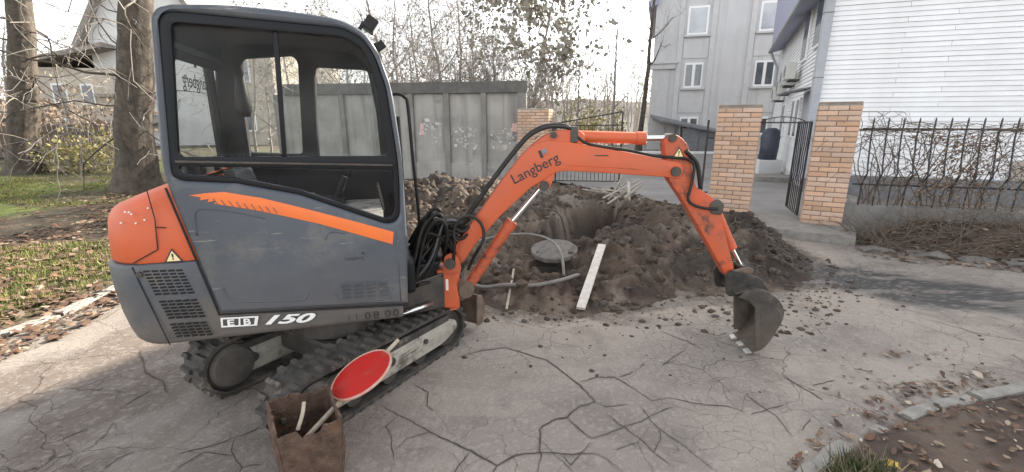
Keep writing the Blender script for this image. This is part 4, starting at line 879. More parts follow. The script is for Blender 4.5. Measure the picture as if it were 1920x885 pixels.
# bucket
BS = [(1.745, .395), (1.735, .455), (1.80, .505), (1.918, .440), (1.966, .352), (1.962, .27), (1.941, .178), (1.848, .060), (1.815, .062)]
bk = link('bucket', None, EX, MBm)
bw = .155
curve = [Vector(p) for p in [(1.60, 0, .50), (1.68, 0, .525), (1.76, 0, .528), (1.83, 0, .512), (1.915, 0, .452), (1.95, 0, .405), (1.972, 0, .345), (1.968, 0, .30), (1.955, 0, .25), (1.90, 0, .125), (1.875, 0, .085), (1.84, 0, .05), (1.81, 0, .034), (1.785, 0, .024)]]
sheet = MB(); rings = []
for i, p in enumerate(curve):
    t = (curve[min(i + 1, len(curve) - 1)] - curve[max(i - 1, 0)]).normalized(); nn = Vector((-t.z, 0, t.x)) * .011
    a, b = p, p - nn
    rings.append([(a.x + .47, -bw, a.z), (a.x + .47, bw, a.z), (b.x + .47, bw, b.z), (b.x + .47, -bw, b.z)])
sheet.loft(rings); autosmooth(sheet.build('bucket_shell', M['bucket'], bk, MBm).data, 40)
SP = [(p.x, p.z) for p in curve[1:-2]] + [(1.80, .075), (1.768, .25), (1.752, .39), (1.70, .44), (1.62, .47)]
for s in (-1, 1):
    padd('bucket_side', [bx(SP)], .012, M['bucket'], bk, MBm, (0, s * (bw - .001), 0), .003)
    padd('side_cutter', [bx([(1.752, .39), (1.778, .385), (1.835, .075), (1.795, .06), (1.768, .25)])], .012, M['bucket'], bk, MBm, (0, s * (bw + .009), 0), .003)
    padd('bucket_ear', [bx(fillet([(1.535, .60), (1.575, .655), (1.66, .64), (1.80, .59), (1.87, .49), (1.70, .455), (1.57, .455)], .025))], .022, M['blacksteel'], bk, MBm, (0, s * .095, 0), .004)
MB().tube([(.47 + 1.592, -.10, .600), (.47 + 1.592, .10, .600)], .026, 14).build('pivot_pin', M['steel'], bk, MBm)
MB().tube([(.47 + 1.752, -.10, .535), (.47 + 1.752, .10, .535)], .024, 14).build('pivot_pin', M['steel'], bk, MBm)
for y in (-.112, 0, .112):
    mbx = MB().loft([[(.47 + 1.835, y - .034, .050), (.47 + 1.835, y + .034, .050), (.47 + 1.825, y + .034, .022), (.47 + 1.825, y - .034, .022)], [(.47 + 1.745, y - .024, .022), (.47 + 1.745, y + .024, .022), (.47 + 1.745, y + .024, .006), (.47 + 1.745, y - .024, .006)]])
    mbx.build('tooth', M['tooth'], bk, MBm, bev=.004)
# hoses
def hose(pts, r, m=None, name='hydraulic_hose', parent=EX): return MB().tube(spl(pts, 7), r, 7).build(name, m or M['hose'], parent, None, sm=True)
yb = 3.16
for k, dy in enumerate((-.055, -.02, .02, .055)):
    y = yb + dy; e = .012 * (k % 2)
    hose([(-.60, y - .02, .62 + e), (-.55, y, .80), (-.455, y, .86 + e), (-.32, y, 1.03 + e), (-.10, y, 1.335 + e), (.06, y, 1.535 + e), (.14, y, 1.61 + e), (.24, y, 1.652 + e), (.36, y, 1.652 + e), (.43, y, 1.63)], .0115)
for k, dy in enumerate((-.058, .058)):
    y = yb + dy
    hose([(.43, y, 1.60), (.50, y, 1.55), (.62, y, 1.522), (.80, y, 1.497), (.98, y, 1.462), (1.10, y - .01, 1.452), (1.20, y - .012, 1.44), (1.245, y - .015, 1.39), (1.235, y - .018, 1.25), (1.225, y - .018, 1.17), (1.27, y - .018, 1.125), (1.36, y - .015, 1.10), (1.44, y - .012, 1.095)], .010)
hose([(1.18, 3.10, 1.50), (1.26, 3.095, 1.42), (1.29, 3.095, 1.33), (1.31, 3.098, 1.24)], .016)
# big loop by the lift ram and the bundle at the boom foot
lp = [(-.30 + .105 * math.cos(a), 3.02 + .02 * math.sin(a), .93 + .125 * math.sin(a)) for a in np.linspace(R(200), R(-40), 14)]
hose([(-.42, 3.06, .66), (-.41, 3.03, .78)] + lp + [(-.27, 3.04, .76), (-.315, 3.06, .66)], .0115)
rr_ = random.Random(5)
MH3 = MH
for k in range(15):
    y = .30 + .025 * k * .9; p0 = MH3 @ Vector((1.36, y, .60 + .22 * rr_.random())); p3 = Vector((-.50 + .10 * rr_.random(), yb - .09 + .18 * rr_.random(), .72 + .10 * rr_.random()))
    m1 = p0.lerp(p3, .25) + Vector((.02, -.03 * rr_.random(), .10 + .16 * rr_.random())); m2 = p0.lerp(p3, .7) + Vector((0, -.05 * rr_.random(), .14 + .16 * rr_.random()))
    hose([p0, m1, m2, p3], .011 + .004 * rr_.random())
for k in range(3):
    p0 = MH3 @ Vector((1.36, .34 + .05 * k, .55)); hose([p0, p0 + Vector((.10, -.02, .38 + .03 * k)), p0 + Vector((.20, -.02, .50 + .03 * k)), p0 + Vector((.25, 0, .42)), Vector((-.50, 3.12, .70))], .013)
for k in range(6):
    p0 = MH3 @ Vector((1.36, .36 + .04 * k, .48 + .06 * rr_.random())); hose([p0, p0 + Vector((.06, -.06, -.02 + .08 * rr_.random())), Vector((-.56, 3.04 + .02 * k, .52 + .10 * rr_.random())), Vector((-.50, 3.06 + .02 * k, .62))], .012)
for k in range(16):
    p0 = MH3 @ Vector((1.33 + .05 * rr_.random(), .36 + .022 * k, .46 + .16 * rr_.random())); p3 = Vector((-.43 + .09 * rr_.random(), 3.06 + .16 * rr_.random(), .86 + .15 * rr_.random()))
    hose([p0, p0.lerp(p3, .35) + Vector((.02, -.04, .05 * rr_.random())), p0.lerp(p3, .75) + Vector((-.02, -.04, .08 + .05 * rr_.random())), p3, p3 + Vector((.05, .03, .03))], .010 + .005 * rr_.random(), M['hose'] if k % 4 else M['greysleeve'])
MB().loft([[(.34 + .0, 0, 0)] * 0 or [(-.62, 3.02, .50), (-.50, 3.02, .74), (-.50, 3.20, .74), (-.62, 3.20, .50)], [(-.76, 2.97, .46), (-.66, 2.98, .72), (-.66, 3.22, .72), (-.76, 3.22, .46)]]).build('hose_shroud', M['black'], EX, None, bev=.02)

# ------------------------------------------------------------------ spare bucket with a sign stuck in it
sb = thing('spare_bucket', 'rusty narrow trenching bucket standing open side up behind the near track', 'bucket', T(-1.0, 1.88, 0))
rim = [Vector((-1.035, 1.69, .335)), Vector((-.795, 1.81, .345)), Vector((-.955, 2.055, .36)), Vector((-1.205, 1.93, .355))]
cen = sum(rim, Vector()) / 4
rs_ = random.Random(3)
for i, nm in enumerate(('front_sheet', 'side_sheet', 'back_sheet', 'side_sheet')):
    a, b = rim[i], rim[(i + 1) % 4]; n_ = 14; out = Vector(((b - a).y, -(b - a).x, 0)).normalized()
    rings = []; dn = [[rs_.gauss(0, .0035) for _ in range(9)] for _ in range(n_ + 1)]
    for k in range(n_ + 1):
        t = k / n_; p = a.lerp(b, t); p.z += .010 * math.sin(t * 9 + i) + .022 * (rs_.random() - .5) - (.02 if i == 0 and .3 < t < .7 else 0)
        q = Vector((cen.x + (p.x - cen.x) * .84, cen.y + (p.y - cen.y) * .84, .004)); edge = 0 if k in (0, n_) else 1
        col_ = [p.lerp(q, v / 8) + out * (.014 * math.sin(math.pi * v / 8) * edge + dn[k][v] * edge) for v in range(9)]
        rings.append([c + out * .006 for c in col_] + [c - out * .005 for c in col_[::-1]])
    autosmooth(MB().loft(rings).build(nm, M['rust'], sb).data, 40)
MB().loft([[Vector((cen.x + (p.x - cen.x) * .82, cen.y + (p.y - cen.y) * .82, z)) for p in rim] for z in (.006, .02)]).build('bottom_sheet', M['rust'], sb)
MB().tube(spl([(-1.00, 1.80, .30), (-.985, 1.83, .36), (-.99, 1.87, .40)], 4), .009, 6).build('bent_rod', M['wood'], sb)
# sign: handle stands in the bucket, disc leans on the track
zax = Vector((-.37, -.19, .91)).normalized(); dc = Vector((-.805, 2.137, .385))
h0 = Vector((-.985, 1.80, .235)); h1 = Vector((-.655, 2.35, .475))
xax = (h1 - h0); xax = (xax - zax * xax.dot(zax)).normalized(); yax = zax.cross(xax)
sg = thing('warning_paddle', 'red round warning disc on a wooden stick leaning out of the rusty bucket', 'sign', T(-.985, 1.80, .235))
MB().tube([h0, h0.lerp(h1, .5), h1], [.013, .013, .011], 8).build('handle', M['wood'], sg)
MD = Matrix((( xax.x, yax.x, zax.x, dc.x), (xax.y, yax.y, zax.y, dc.y), (xax.z, yax.z, zax.z, dc.z), (0, 0, 0, 1)))
MB().tube([(0, 0, -.008), (0, 0, .004)], .174, 40).build('disc', M['red'], sg, MD)
rimm = MB().tube([(.172 * math.cos(a), .172 * math.sin(a), .0) for a in np.linspace(0, 2 * math.pi, 41)], .0075, 8, caps=False); rimm.build('disc_rim', M['paleedge'], sg, MD, sm=True)

# ------------------------------------------------------------------ things on the soil
def cover():
    t = thing('manhole_cover', 'round grey concrete manhole cover tilted over its open shaft in the soil', 'manhole cover', T(.50, 5.08, .10))
    Mc = Matrix.Translation((.50, 5.10, .20)) @ Matrix.Rotation(R(9), 4, 'X') @ Matrix.Rotation(R(-3), 4, 'Y')
    mb = MB(); rr = random.Random(2); N = 36; r = [.275 + .012 * (rr.random() - .5) for _ in range(N)]
    ring_ = lambda s, z: [(r[k] * s * math.cos(2 * math.pi * k / N), r[k] * s * math.sin(2 * math.pi * k / N), z) for k in range(N)]
    mb.loft([ring_(.97, -.03), ring_(1, -.02), ring_(1, .02), ring_(.97, .03)]); mb.build('slab', M['chunk'], t, Mc)
    MB().tube([(-.20, -.08, .025), (-.20, -.08, .034)], .022, 12).build('lifting_hole', M['decal'], t, Mc)
cover()
sh_ = thing('manhole_shaft', 'dark open manhole ring below the tilted cover', 'manhole', T(.43, 4.80, -.3))
N = 32; ro = lambda r, z: [(.43 + r * math.cos(2 * math.pi * k / N), 4.80 + r * math.sin(2 * math.pi * k / N), z) for k in range(N)]
MB().loft([ro(.24, -.8), ro(.24, .035), ro(.20, .035), ro(.20, -.8)], caps=False).build('shaft_ring', M['concretedark'], sh_)
def gh(pts, r, lift): return [(x, y, max(ground_at(x, y) + r * .6 + dz, 0)) for (x, y, dz) in pts]
o = MB().tube(spl([(-.62, 4.70, .16), (-.60, 5.0, .22), (-.45, 5.25, .26), (-.2, 5.38, .30), (.15, 5.40, .33), (.38, 5.25, .33), (.50, 4.98, .31), (.545, 4.72, .26), (.55, 4.50, .12), (.55, 4.42, .03)], 8), .016, 8).build('water_hose', M['greyhose'], None, None, True); tag(o, 'grey hose arching over the tilted manhole cover', 'hose')
o = MB().tube(spl([(x, y, ground_at(x, y) + z) for x, y, z in [(-.50, 4.45, .04), (-.30, 4.20, .06), (-.05, 4.10, .07), (.20, 4.08, .07), (.45, 4.12, .06), (.62, 4.24, .05), (.69, 4.40, .06)]], 8), .019, 8).build('drain_hose', M['greyhose'], None, None, True); tag(o, 'thicker grey hose end lying flat on the soil before the manhole', 'hose')
def beam(name, p0, p1, w_, t_, m, label, cat, group=None, nseg=6, sd_=1):
    p0, p1 = Vector(p0), Vector(p1); d = (p1 - p0).normalized(); s = d.cross(Vector((0, 0, 1))).normalized(); u = s.cross(d); rr = random.Random(sd_)
    rings = []
    for k in range(nseg + 1):
        p = p0.lerp(p1, k / nseg); ww = w_ * (1 + .10 * (rr.random() - .5)); rings.append([p - s * ww / 2 - u * t_ / 2, p + s * ww / 2 - u * t_ / 2, p + s * ww / 2 + u * t_ / 2, p - s * ww / 2 + u * t_ / 2])
    o = MB().loft(rings).build(name, m, None, None, bev=.003)
    return tag(o, label, cat, group)
beam('plank', (.625, 3.79, ground_at(.625, 3.79) + .02), (1.0, 4.80, .355), .082, .028, M['board'], 'white weathered plank propped on the slope of the soil heap', 'plank')
beam('stake', (-.05, 3.80, ground_at(-.05, 3.80) + .012), (.02, 4.50, .175), .022, .018, M['wood'], 'thin pale wooden stake lying on the soil beside the drain hose', 'stake')
rb = random.Random(9)
for k in range(15):
    a = R(10 + 75 * rb.random() + (90 if k % 4 == 0 else 0)); L = .8 + .7 * rb.random(); cx, cy = 2.25 + .5 * (rb.random() - .5), 8.95 + .5 * (rb.random() - .5); dx, dy = math.cos(a) * L / 2, math.sin(a) * L / 2
    beam('scrap_stick', (cx - dx, cy - dy, ground_at(cx - dx, cy - dy) + .02), (cx + dx, cy + dy, .28 + .34 * rb.random()), .03 + .03 * rb.random(), .025, M['palewood'], 'pale broken stick in the scrap pile behind the trench', 'stick', 'sticks in the scrap pile', 4, k)

# ------------------------------------------------------------------ kerbs, step
def kerbline(line, w_, h, m, base_label, cat, group, seed=1, gap=.012, seglen=.55, name='kerb_stone', z0=-.12, tilt=.02, sink=lambda s: 0):
    rr = random.Random(seed); P = [Vector((x, y, 0)) for x, y in line]; pts = []
    for a, b in zip(P[:-1], P[1:]): pts.append((a, b, (b - a).length))
    total = sum(q[2] for q in pts)
    def at(s):
        for a, b, l in pts:
            if s <= l: return a.lerp(b, s / l)
            s -= l
        return pts[-1][1]
    s = 0
    while s < total - .1:
        L = min(seglen * (.8 + .4 * rr.random()), total - s); n_ = 5; rings = []
        for k in range(n_ + 1):
            p = at(s + gap + (L - 2 * gap) * k / n_); q = at(min(s + gap + (L - 2 * gap) * k / n_ + .02, total)); d = (q - p)
            d = d.normalized() if d.length > 1e-6 else Vector((1, 0, 0)); nn = Vector((-d.y, d.x, 0)); hh = h + .022 * (rr.random() - .5)
            e = .016 * (rr.random() - .5)
            hh -= sink(s + L / 2); rings.append([p + nn * (w_ / 2 + e) + Vector((0, 0, z0)), p + nn * (w_ / 2 + e) + Vector((0, 0, hh - .01)), p + nn * (w_ / 2 - .012 + e) + Vector((0, 0, hh)), p - nn * (w_ / 2 - .012) + Vector((0, 0, hh)), p - nn * w_ / 2 + Vector((0, 0, hh - .01)), p - nn * w_ / 2 + Vector((0, 0, z0))])
        o = MB().loft(rings).build(name, m); tag(o, base_label, cat, group); s += L
kerbline(KERBR[:-1], .08, .036, M['kerb'], 'low broken concrete kerb stone edging the leafy bed at the road corner', 'kerb stone', 'kerb round the leafy corner bed', 4, sink=lambda s: .045 * math.exp(-((s - 1.35) / .45) ** 2))
kerbline([(-4.16, 2.6), (-4.14, 3.31), (-4.10, 3.52), (-4.05, 3.80), (-4.08, 4.22), (-4.15, 5.0), (-4.2, 6.5), (-4.2, 9)], .12, .035, M['kerbpale'], 'pale kerb stone between the road and the leaf-strewn lawn', 'kerb stone', 'kerb along the lawn', 8)
rk = random.Random(21)
for k in range(9):
    x, y = 4.85 + k * .42 + .1 * rk.random(), 5.72 - k * .205; L = .26 + .20 * rk.random(); z = ground_at(x, y)
    me = MB().box((0, 0, 0), (L, .16 + .06 * rk.random(), .12)).mesh(M['chunk']); bm = bmesh.new(); bm.from_mesh(me); bmesh.ops.subdivide_edges(bm, edges=bm.edges, cuts=3, use_grid_fill=True)
    for v in bm.verts: v.co += Vector((rk.gauss(0, .012), rk.gauss(0, .012), rk.gauss(0, .010))); v.co.z -= .10 * (abs(v.co.x) / L) ** 2
    bm.to_mesh(me); bm.free(); o = link('concrete_chunk', me, None, T(x, y, z - .012, -24 + 24 * (rk.random() - .5)) @ Matrix.Rotation(R(rk.gauss(0, 7)), 4, 'X')); tag(o, 'broken concrete block at the foot of the fence bank', 'concrete block', 'concrete blocks along the fence bank')
PD = R(-30); pdx, pdy = math.cos(PD), math.sin(PD)
mb = MB().loft([[(3.52, 6.86, z), (4.78, 6.02, z), (5.45, 6.95, z), (4.2, 8.0, z)] for z in (-.1, .112, .122)])
tag(mb.build('entrance_step', M['kerb'], None, None, bev=.01), 'grey concrete step before the pedestrian gate between the brick pillars', 'step')
yard = np.array([(3.3, 8.75), (4.2, 7.95), (5.45, 6.90), (6.2, 8.0), (9, 11.5), (14, 26), (3.0, 26), (0.9, 12.6)])
yx = np.arange(.5, 14.2, .25); yy = np.arange(6.6, 26.2, .25)
link('yard_pavement', pydata([(x, y, .085 if i > 1 else .07) for i, (x, y) in enumerate(yard)], [list(range(len(yard)))], mat('yard_asphalt', (.20, .19, .18), .95, c2=(.27, .255, .24), scale=.9, stain=(.14, .135, .13), sscale=1.4, samt=.42, bump=.3)), kind='structure')

# ------------------------------------------------------------------ brick pillars
def brick_mesh(lx, ly, lz):
    me = MB().box((0, 0, 0), (lx, ly, lz)).mesh(M['brick']); bevel(me, .004, 1); return me
BM = {}
def brick(lx, ly):
    k = (round(lx, 3), round(ly, 3))
    if k not in BM: BM[k] = brick_mesh(lx, ly, .063)
    return BM[k]
def pillar(x, y, yaw, wdt, dep, h, z0, label, seed):
    rr = random.Random(seed); root = thing('brick_pillar', label, 'pillar', T(x, y, z0, yaw)); W0 = WM[root]
    MB().box((0, 0, h / 2), (wdt - .024, dep - .024, h)).build('mortar_core', M['mortar'], root, W0)
    n = int(h / .0755)
    for c in range(n):
        z = .036 + c * .0755
        def row(y0, off, full=.25):
            xx = -wdt / 2; first = True
            while xx < wdt / 2 - .02:
                L = full * (.5 if (first and off) else 1); first = False
                L = min(L, wdt / 2 - xx)
                if wdt / 2 - xx - L < .05: L = wdt / 2 - xx
                put(xx + L / 2, y0, L - .011, .115); xx += L
        def put(px, py, lx, ly):
            link('brick', brick(lx, ly), root, W0 @ Matrix.Translation((px + .003 * (rr.random() - .5), py + .004 * (rr.random() - .5), z)) @ Matrix.Rotation(.012 * (rr.random() - .5), 4, 'Z'))
        row(-dep / 2 + .0575, c % 2); row(dep / 2 - .0575, (c + 1) % 2)
        for s in (-1, 1): put(s * (wdt / 2 - .0575), 0, .115, dep - .115 * 2 - .022)
    mb = MB(); N = 9; top = []
    for j in range(5):
        top.append([(-wdt / 2 + .01 + (wdt - .02) * k / (N - 1), -dep / 2 + .01 + (dep - .02) * j / 4, n * .0755 + .01 + .028 * rr.random() + (.0 if 0 < k < N - 1 and 0 < j < 4 else -.012)) for k in range(N)])
    mb.loft(top, caps=False, closed=False); 
    bot = [[(p[0], p[1], n * .0755 - .01) for p in r] for r in top]
    edge = lambda G: G[0] + [r[-1] for r in G[1:]] + G[-1][::-1][1:] + [r[0] for r in G[::-1][1:-1]]
    mb.loft([edge(bot), edge(top)], caps=False); mb.build('mortar_cap', M['kerb'], root, W0)
    return root
pillar(3.83, 7.80, -30, .66, .40, 1.86, .08, 'tan brick gate pillar with a soil heap against its foot', 1)
pillar(4.93, 7.02, -30, .54, .40, 1.86, .10, 'tan brick gate pillar joined to the iron fence overgrown with vines', 2)
pillar(.62, 12.25, -20, .86, .45, 1.98, .0, 'tan brick gate pillar at the end of the concrete wall', 3)

# ------------------------------------------------------------------ iron work
def rod(mb, pts, r=.010, n=6): mb.tube(pts, r, n)
def iron(name, pts, parent, Mx, r=.010, n=6): return MB().tube(pts, r, n).build(name, M['iron'], parent, Mx)
# pedestrian gate leaf, opened inwards, hinged on the fence pillar
MG = T(4.72, 7.28, .12, 70); pg = thing('pedestrian_gate', 'black iron gate leaf with bulged bars standing open beside the fence pillar', 'gate', MG)
gw, gh_ = .86, 1.55
iron('gate_frame', [(0, 0, .05), (0, 0, gh_)], pg, MG, .016); iron('gate_frame', [(gw, 0, .05), (gw, 0, gh_)], pg, MG, .016)
iron('gate_frame', [(0, 0, gh_), (gw, 0, gh_)], pg, MG, .014); iron('gate_frame', [(0, 0, .06), (gw, 0, .06)], pg, MG, .014); iron('lock_rail', [(0, 0, .50), (gw, 0, .50)], pg, MG, .009)
for k in range(6):
    x = .12 + k * .125; dx = .05 if k < 3 else -.05
    iron('gate_bar', [(x, 0, .06), (x, 0, .62), (x + dx, 0, .70), (x + dx * .2, 0, .80), (x + dx * .9, 0, 1.0), (x, 0, 1.18), (x, 0, gh_)], pg, MG, .009)
MB().box((gw - .05, 0, .56), (.08, .03, .14)).build('lock_box', M['iron'], pg, MG)
# thin arch rail above the opening
MGA = T(4.06, 7.58, 0, -32.5); ga = thing('gate_arch', 'thin grey iron bar with arch bridging the two near brick pillars', 'arch', MGA)
iron('cross_bar', [(-.02, 0, 1.66), (.66, 0, 1.66)], ga, MGA, .012); iron('arch_bar', [(.66 * k / 10, 0, 1.66 + .09 * math.sin(math.pi * k / 10) ** .7) for k in range(11)], ga, MGA, .008)
for k in (3, 5, 7): iron('arch_strut', [(.066 * k, 0, 1.66), (.066 * k, 0, 1.66 + .09 * math.sin(math.pi * k / 10) ** .7)], ga, MGA, .006)
# vehicle gate leaf near the far pillar and the post at the near pillar
MV = T(1.12, 11.62, 0, -6); vg = thing('vehicle_gate', 'black iron gate leaf with slanted top standing open by the concrete wall', 'gate', MV)
lw = 1.62
iron('gate_frame', [(0, 0, .05), (0, 0, 1.62)], vg, MV, .022); iron('gate_frame', [(lw, 0, .03), (lw, 0, 1.90)], vg, MV, .024)
iron('gate_frame', [(0, 0, 1.62), (lw, 0, 1.90)], vg, MV, .018); iron('gate_rail', [(0, 0, 1.56), (lw, 0, 1.58)], vg, MV, .015); iron('gate_rail', [(0, 0, .18), (lw, 0, .18)], vg, MV, .016); iron('gate_rail', [(0, 0, .95), (lw, 0, .95)], vg, MV, .012)
for k in range(15): iron('gate_bar', [(.10 + k * .10, 0, .18), (.10 + k * .10, 0, 1.57)], vg, MV, .009)
MB().box((-.06, 0, 1.5), (.13, .10, .22)).build('hinge_plate', M['iron'], vg, MV, bev=.02)
MP = T(3.40, 8.0, 0); vp = thing('gate_post', 'black steel gate post against the side of the soil-footed pillar', 'post', MP)
iron('post', [(0, 0, 0), (0, 0, 1.70)], vp, MP, .018, 8); iron('hinge', [(0, 0, .45), (.10, -.03, .45)], vp, MP, .014); iron('hinge', [(0, 0, 1.4), (.10, -.03, 1.4)], vp, MP, .014)
# fence along the white house
FD = -17; MF = T(5.20, 6.80, 0, FD); fl = 4.4
fn = thing('iron_fence', 'black iron fence with kinked spiked bars on a concrete plinth before the white house', 'fence', MF)
MB().box((fl / 2 - .1, .10, .22), (fl + .2, .26, .44))  .build('plinth', M['plinthc'], fn, MF, bev=.015)
iron('top_rail', [(-.02, 0, 1.575), (fl, 0, 1.575)], fn, MF, .014); iron('bottom_rail', [(-.02, 0, .76), (fl, 0, .76)], fn, MF, .014)
for k in range(23):
    x = .10 + k * .185
    iron('fence_bar', [(x, 0, .43), (x, 0, .76), (x + .004, -.02, .82), (x + .012, -.085, .93), (x + .006, -.06, 1.05), (x, 0, 1.45), (x, 0, 1.575), (x, 0, 1.70), (x, 0, 1.735)], fn, MF, [.0105] * 8 + [.004], 6)

# ------------------------------------------------------------------ concrete wall with notices
MW = T(.42, 12.62, 0, 0); WA = 169.5     # runs from the far pillar to the left
MW = T(.42, 12.62, 0, WA)
cw = thing('concrete_wall', 'tall grey concrete panel wall with dark cap beam and torn notices', 'wall', MW)
npn = 7; pwid = 1.055
for k in range(npn):
    x = .14 + k * pwid + pwid / 2
    MB().box((x, 0, 1.22), (pwid - .02, .10, 2.44)).build('panel', M['concrete'], cw, MW, bev=.01)
    MB().box((x, .075, .26), (pwid - .02, .06, .52)).build('base_slab', M['concrete'], cw, MW, bev=.012)
for k in range(npn + 1):
    MB().box((.14 + k * pwid,   .06, 1.21), (.15 if k else .24, .16, 2.42)).build('post', M['postc'], cw, MW, bev=.012)
for k in range(3):
    MB().box((npn * pwid / 6 * (2 * k + 1), .05, 2.56), (npn * pwid / 3 - .004, .20, .30)).build('cap_beam', M['concretedark'], cw, MW, bev=.012)
rn = random.Random(31)
for k in range(150):
    pn = rn.choice([0, 0, 0, 1, 1, 1, 2, 2]); x = .14 + pn * pwid + .14 + (pwid - .3) * rn.random(); z = 1.0 + .62 * rn.random() ** 1.0 - (.12 if pn < 2 else -.25 * rn.random())
    s = .02 + .07 * rn.random() ** 2.2; ww, hh = s, s * (.6 + .8 * rn.random())
    pts = [(-ww / 2, .0535, -hh / 2 * rn.uniform(.7, 1)), (ww / 2 * rn.uniform(.7, 1), .0535, -hh / 2), (ww / 2, .0535, hh / 2 * rn.uniform(.6, 1)), (-ww / 2 * rn.uniform(.6, 1), .0535, hh / 2)]
    link('paper_notice', pydata([(x + a, b + .0004 * (k % 7), z + c) for a, b, c in pts] + [(x + a, b + .002 + .0004 * (k % 7), z + c) for a, b, c in pts], [(3, 2, 1, 0), (4, 5, 6, 7), (0, 1, 5, 4), (1, 2, 6, 5), (2, 3, 7, 6), (3, 0, 4, 7)], M['paper']), cw, MW)
for x, z, ww, hh, m_ in ((3.02, 1.52, .10, .16, 'pinkpaper'), (3.02, 1.36, .10, .13, 'pinkpaper'), (2.86, 1.70, .13, .09, 'paper'), (2.55, 1.60, .12, .06, 'paper'), (1.62, 1.30, .12, .07, 'paper'), (.34, 1.50, .15, .22, 'pinkpaper'), (.62, .98, .13, .10, 'paper'), (.52, 1.22, .14, .11, 'paper'), (.36, 1.05, .10, .12, 'paper')):
    MB().box((x, .058, z), (ww, .004, hh)).build('paper_notice', M[m_], cw, MW)

# ------------------------------------------------------------------ white house
HC = Vector((6.75, 10.4, 0)); FDIR = -20
MWH = T(HC.x, HC.y, 0, FDIR); wh = thing('white_house', 'white two-storey house clad in horizontal siding behind the iron fence', 'house', MWH)
SIDEANG = 25 - 0   # side wall azimuth to the right of +y
sideD = Vector((math.sin(R(SIDEANG)), math.cos(R(SIDEANG)), 0)); SL = 10.5; FLEN = 14; HT = 5.9
loc_side = MWH.inverted().to_3x3() @ sideD
mb = MB(); b4 = [Vector((0, 0, 0)), Vector((FLEN, 0, 0)), Vector((FLEN, SL, 0)), loc_side * SL]
ins_ = [b4[0] + Vector((.03, .06, 0)), b4[1] + Vector((0, .06, 0)), b4[2], b4[3] + Vector((.05, 0, 0))]
mb.loft([[p + Vector((0, 0, z)) for p in ins_] for z in (.0, HT)]); mb.build('core_wall', M['whiteplaster'], wh, MWH)
MB().box((FLEN / 2, .02, .24), (FLEN + .06, .12, .48)).build('plinth', M['base'], wh, MWH)
pitch = .098
def sboard(L): return MB().loft([[(x, 0.0, -pitch / 2), (x, -.022, -pitch / 2 + .004), (x, -.018, -pitch / 2 + .016), (x, -.003, pitch / 2 - .002), (x, .01, pitch / 2 - .002), (x, .01, -pitch / 2)] for x in (0, L)]).mesh(M['siding'])
b1, b2 = sboard(FLEN), sboard(SL)
MS = T(HC.x, HC.y, 0, 90 - SIDEANG) @ Matrix.Scale(-1, 4, (0, 1, 0)) if False else T(HC.x, HC.y, 0, 90 - SIDEANG)
nb = int((HT - .50) / pitch)
sl_ = [0, 0, 0]
bL = {L: sboard(L - .006) for L in (2.2, 3.6, 1.4, 2.9)}
for k in range(nb):
    z = .50 + pitch * (k + .5); xx = 0; pat = ((2.2, 3.6, 3.6, 3.6, 1.4), (3.6, 3.6, 2.9, 3.6), (1.4, 3.6, 3.6, 3.6, 2.2))[k % 3]
    for L in pat: link('siding_board', bL[L], wh, MWH @ Matrix.Translation((xx, .045 + .0015 * math.sin(k * 1.7 + xx), z + .0015 * math.sin(k * 2.3 + xx * 3)))); xx += L
bside = MB().loft([[(x, -0.01, -pitch / 2), (x, .022, -pitch / 2 + .004), (x, .018, -pitch / 2 + .016), (x, .003, pitch / 2 - .002), (x, -.01, pitch / 2 - .002), (x, -.01, -pitch / 2)][::-1] for x in (0, SL)]).mesh(M['siding'])
for k in range(nb):
    z = .30 + pitch * (k + .5); link('siding_board', bside, wh, MS @ Matrix.Translation((.02, -.025, z)))
# corner trim, downpipe, eaves
MB().box((-.03, .0, HT / 2 + .2), (.17, .17, HT - .4)).build('corner_trim', M['trim'], wh, MWH, bev=.01)
for z in (1.3, 2.6, 3.9): MB().box((-.03, 0, z), (.18, .18, .02)).build('trim_joint', M['base'], wh, MWH)
MB().loft([[(-.5, .42, HT - .12), (-.5, -.05, HT - .02), (-.5, -.05, HT + .06), (-.5, .42, HT + 2.6)], [(SL + .1, .42, HT - .12), (SL + .1, -.05, HT - .02), (SL + .1, -.05, HT + .06), (SL + .1, .42, HT + 2.6)]]).build('side_eave', M['lilac'], wh, MS @ Matrix.Translation((0, -.02, -1.35)))
MB().tube([(SL - .2, .42, HT - 1.45), (SL - .2, .28, HT - 1.75), (SL - .2, .10, HT - 2.1), (SL - .2, .10, 2.4)], .05, 8).build('downpipe', M['trim'], wh, MS)
MB().tube([(-.4, .45, HT - 1.45), (SL + .05, .45, HT - 1.45)], .06, 8).build('gutter', M['trim'], wh, MS)
bse = MB().loft([[Vector((-.3, -.35, HT)), Vector((FLEN + .3, -.35, HT)), Vector((FLEN + .3, SL, HT)), loc_side * SL + Vector((-.4, 0, HT))], [Vector((-.3, -.35, HT + .15)), Vector((FLEN + .3, -.35, HT + .15)), Vector((FLEN + .3, SL, HT + .15)), loc_side * SL + Vector((-.4, 0, HT + .15))], [Vector((2, 3.5, HT + 2.4)), Vector((FLEN - 2, 3.5, HT + 2.4)), Vector((FLEN - 2, SL - 2, HT + 2.4)), loc_side * (SL - 2) + Vector((1.5, 0, HT + 2.4))]]).build('roof', M['lilac'], wh, MWH)
def sidewin(x, z, ww, hh):
    f_ = MB().box((x, .015, z), (ww, .05, hh)).build('window', M['pvc'], wh, MS, bev=.008); MB().box((x, .043, z), (ww - .14, .012, hh - .14)).build('pane', M['pane'], f_, MS)
for x, z, ww, hh in ((1.1, 4.0, .9, 1.3), (3.1, 3.9, .9, 1.3), (2.6, 1.75, .55, 1.1), (3.6, 1.75, .55, 1.1), (6.2, 1.7, .8, 1.1)): sidewin(x, z, ww, hh)
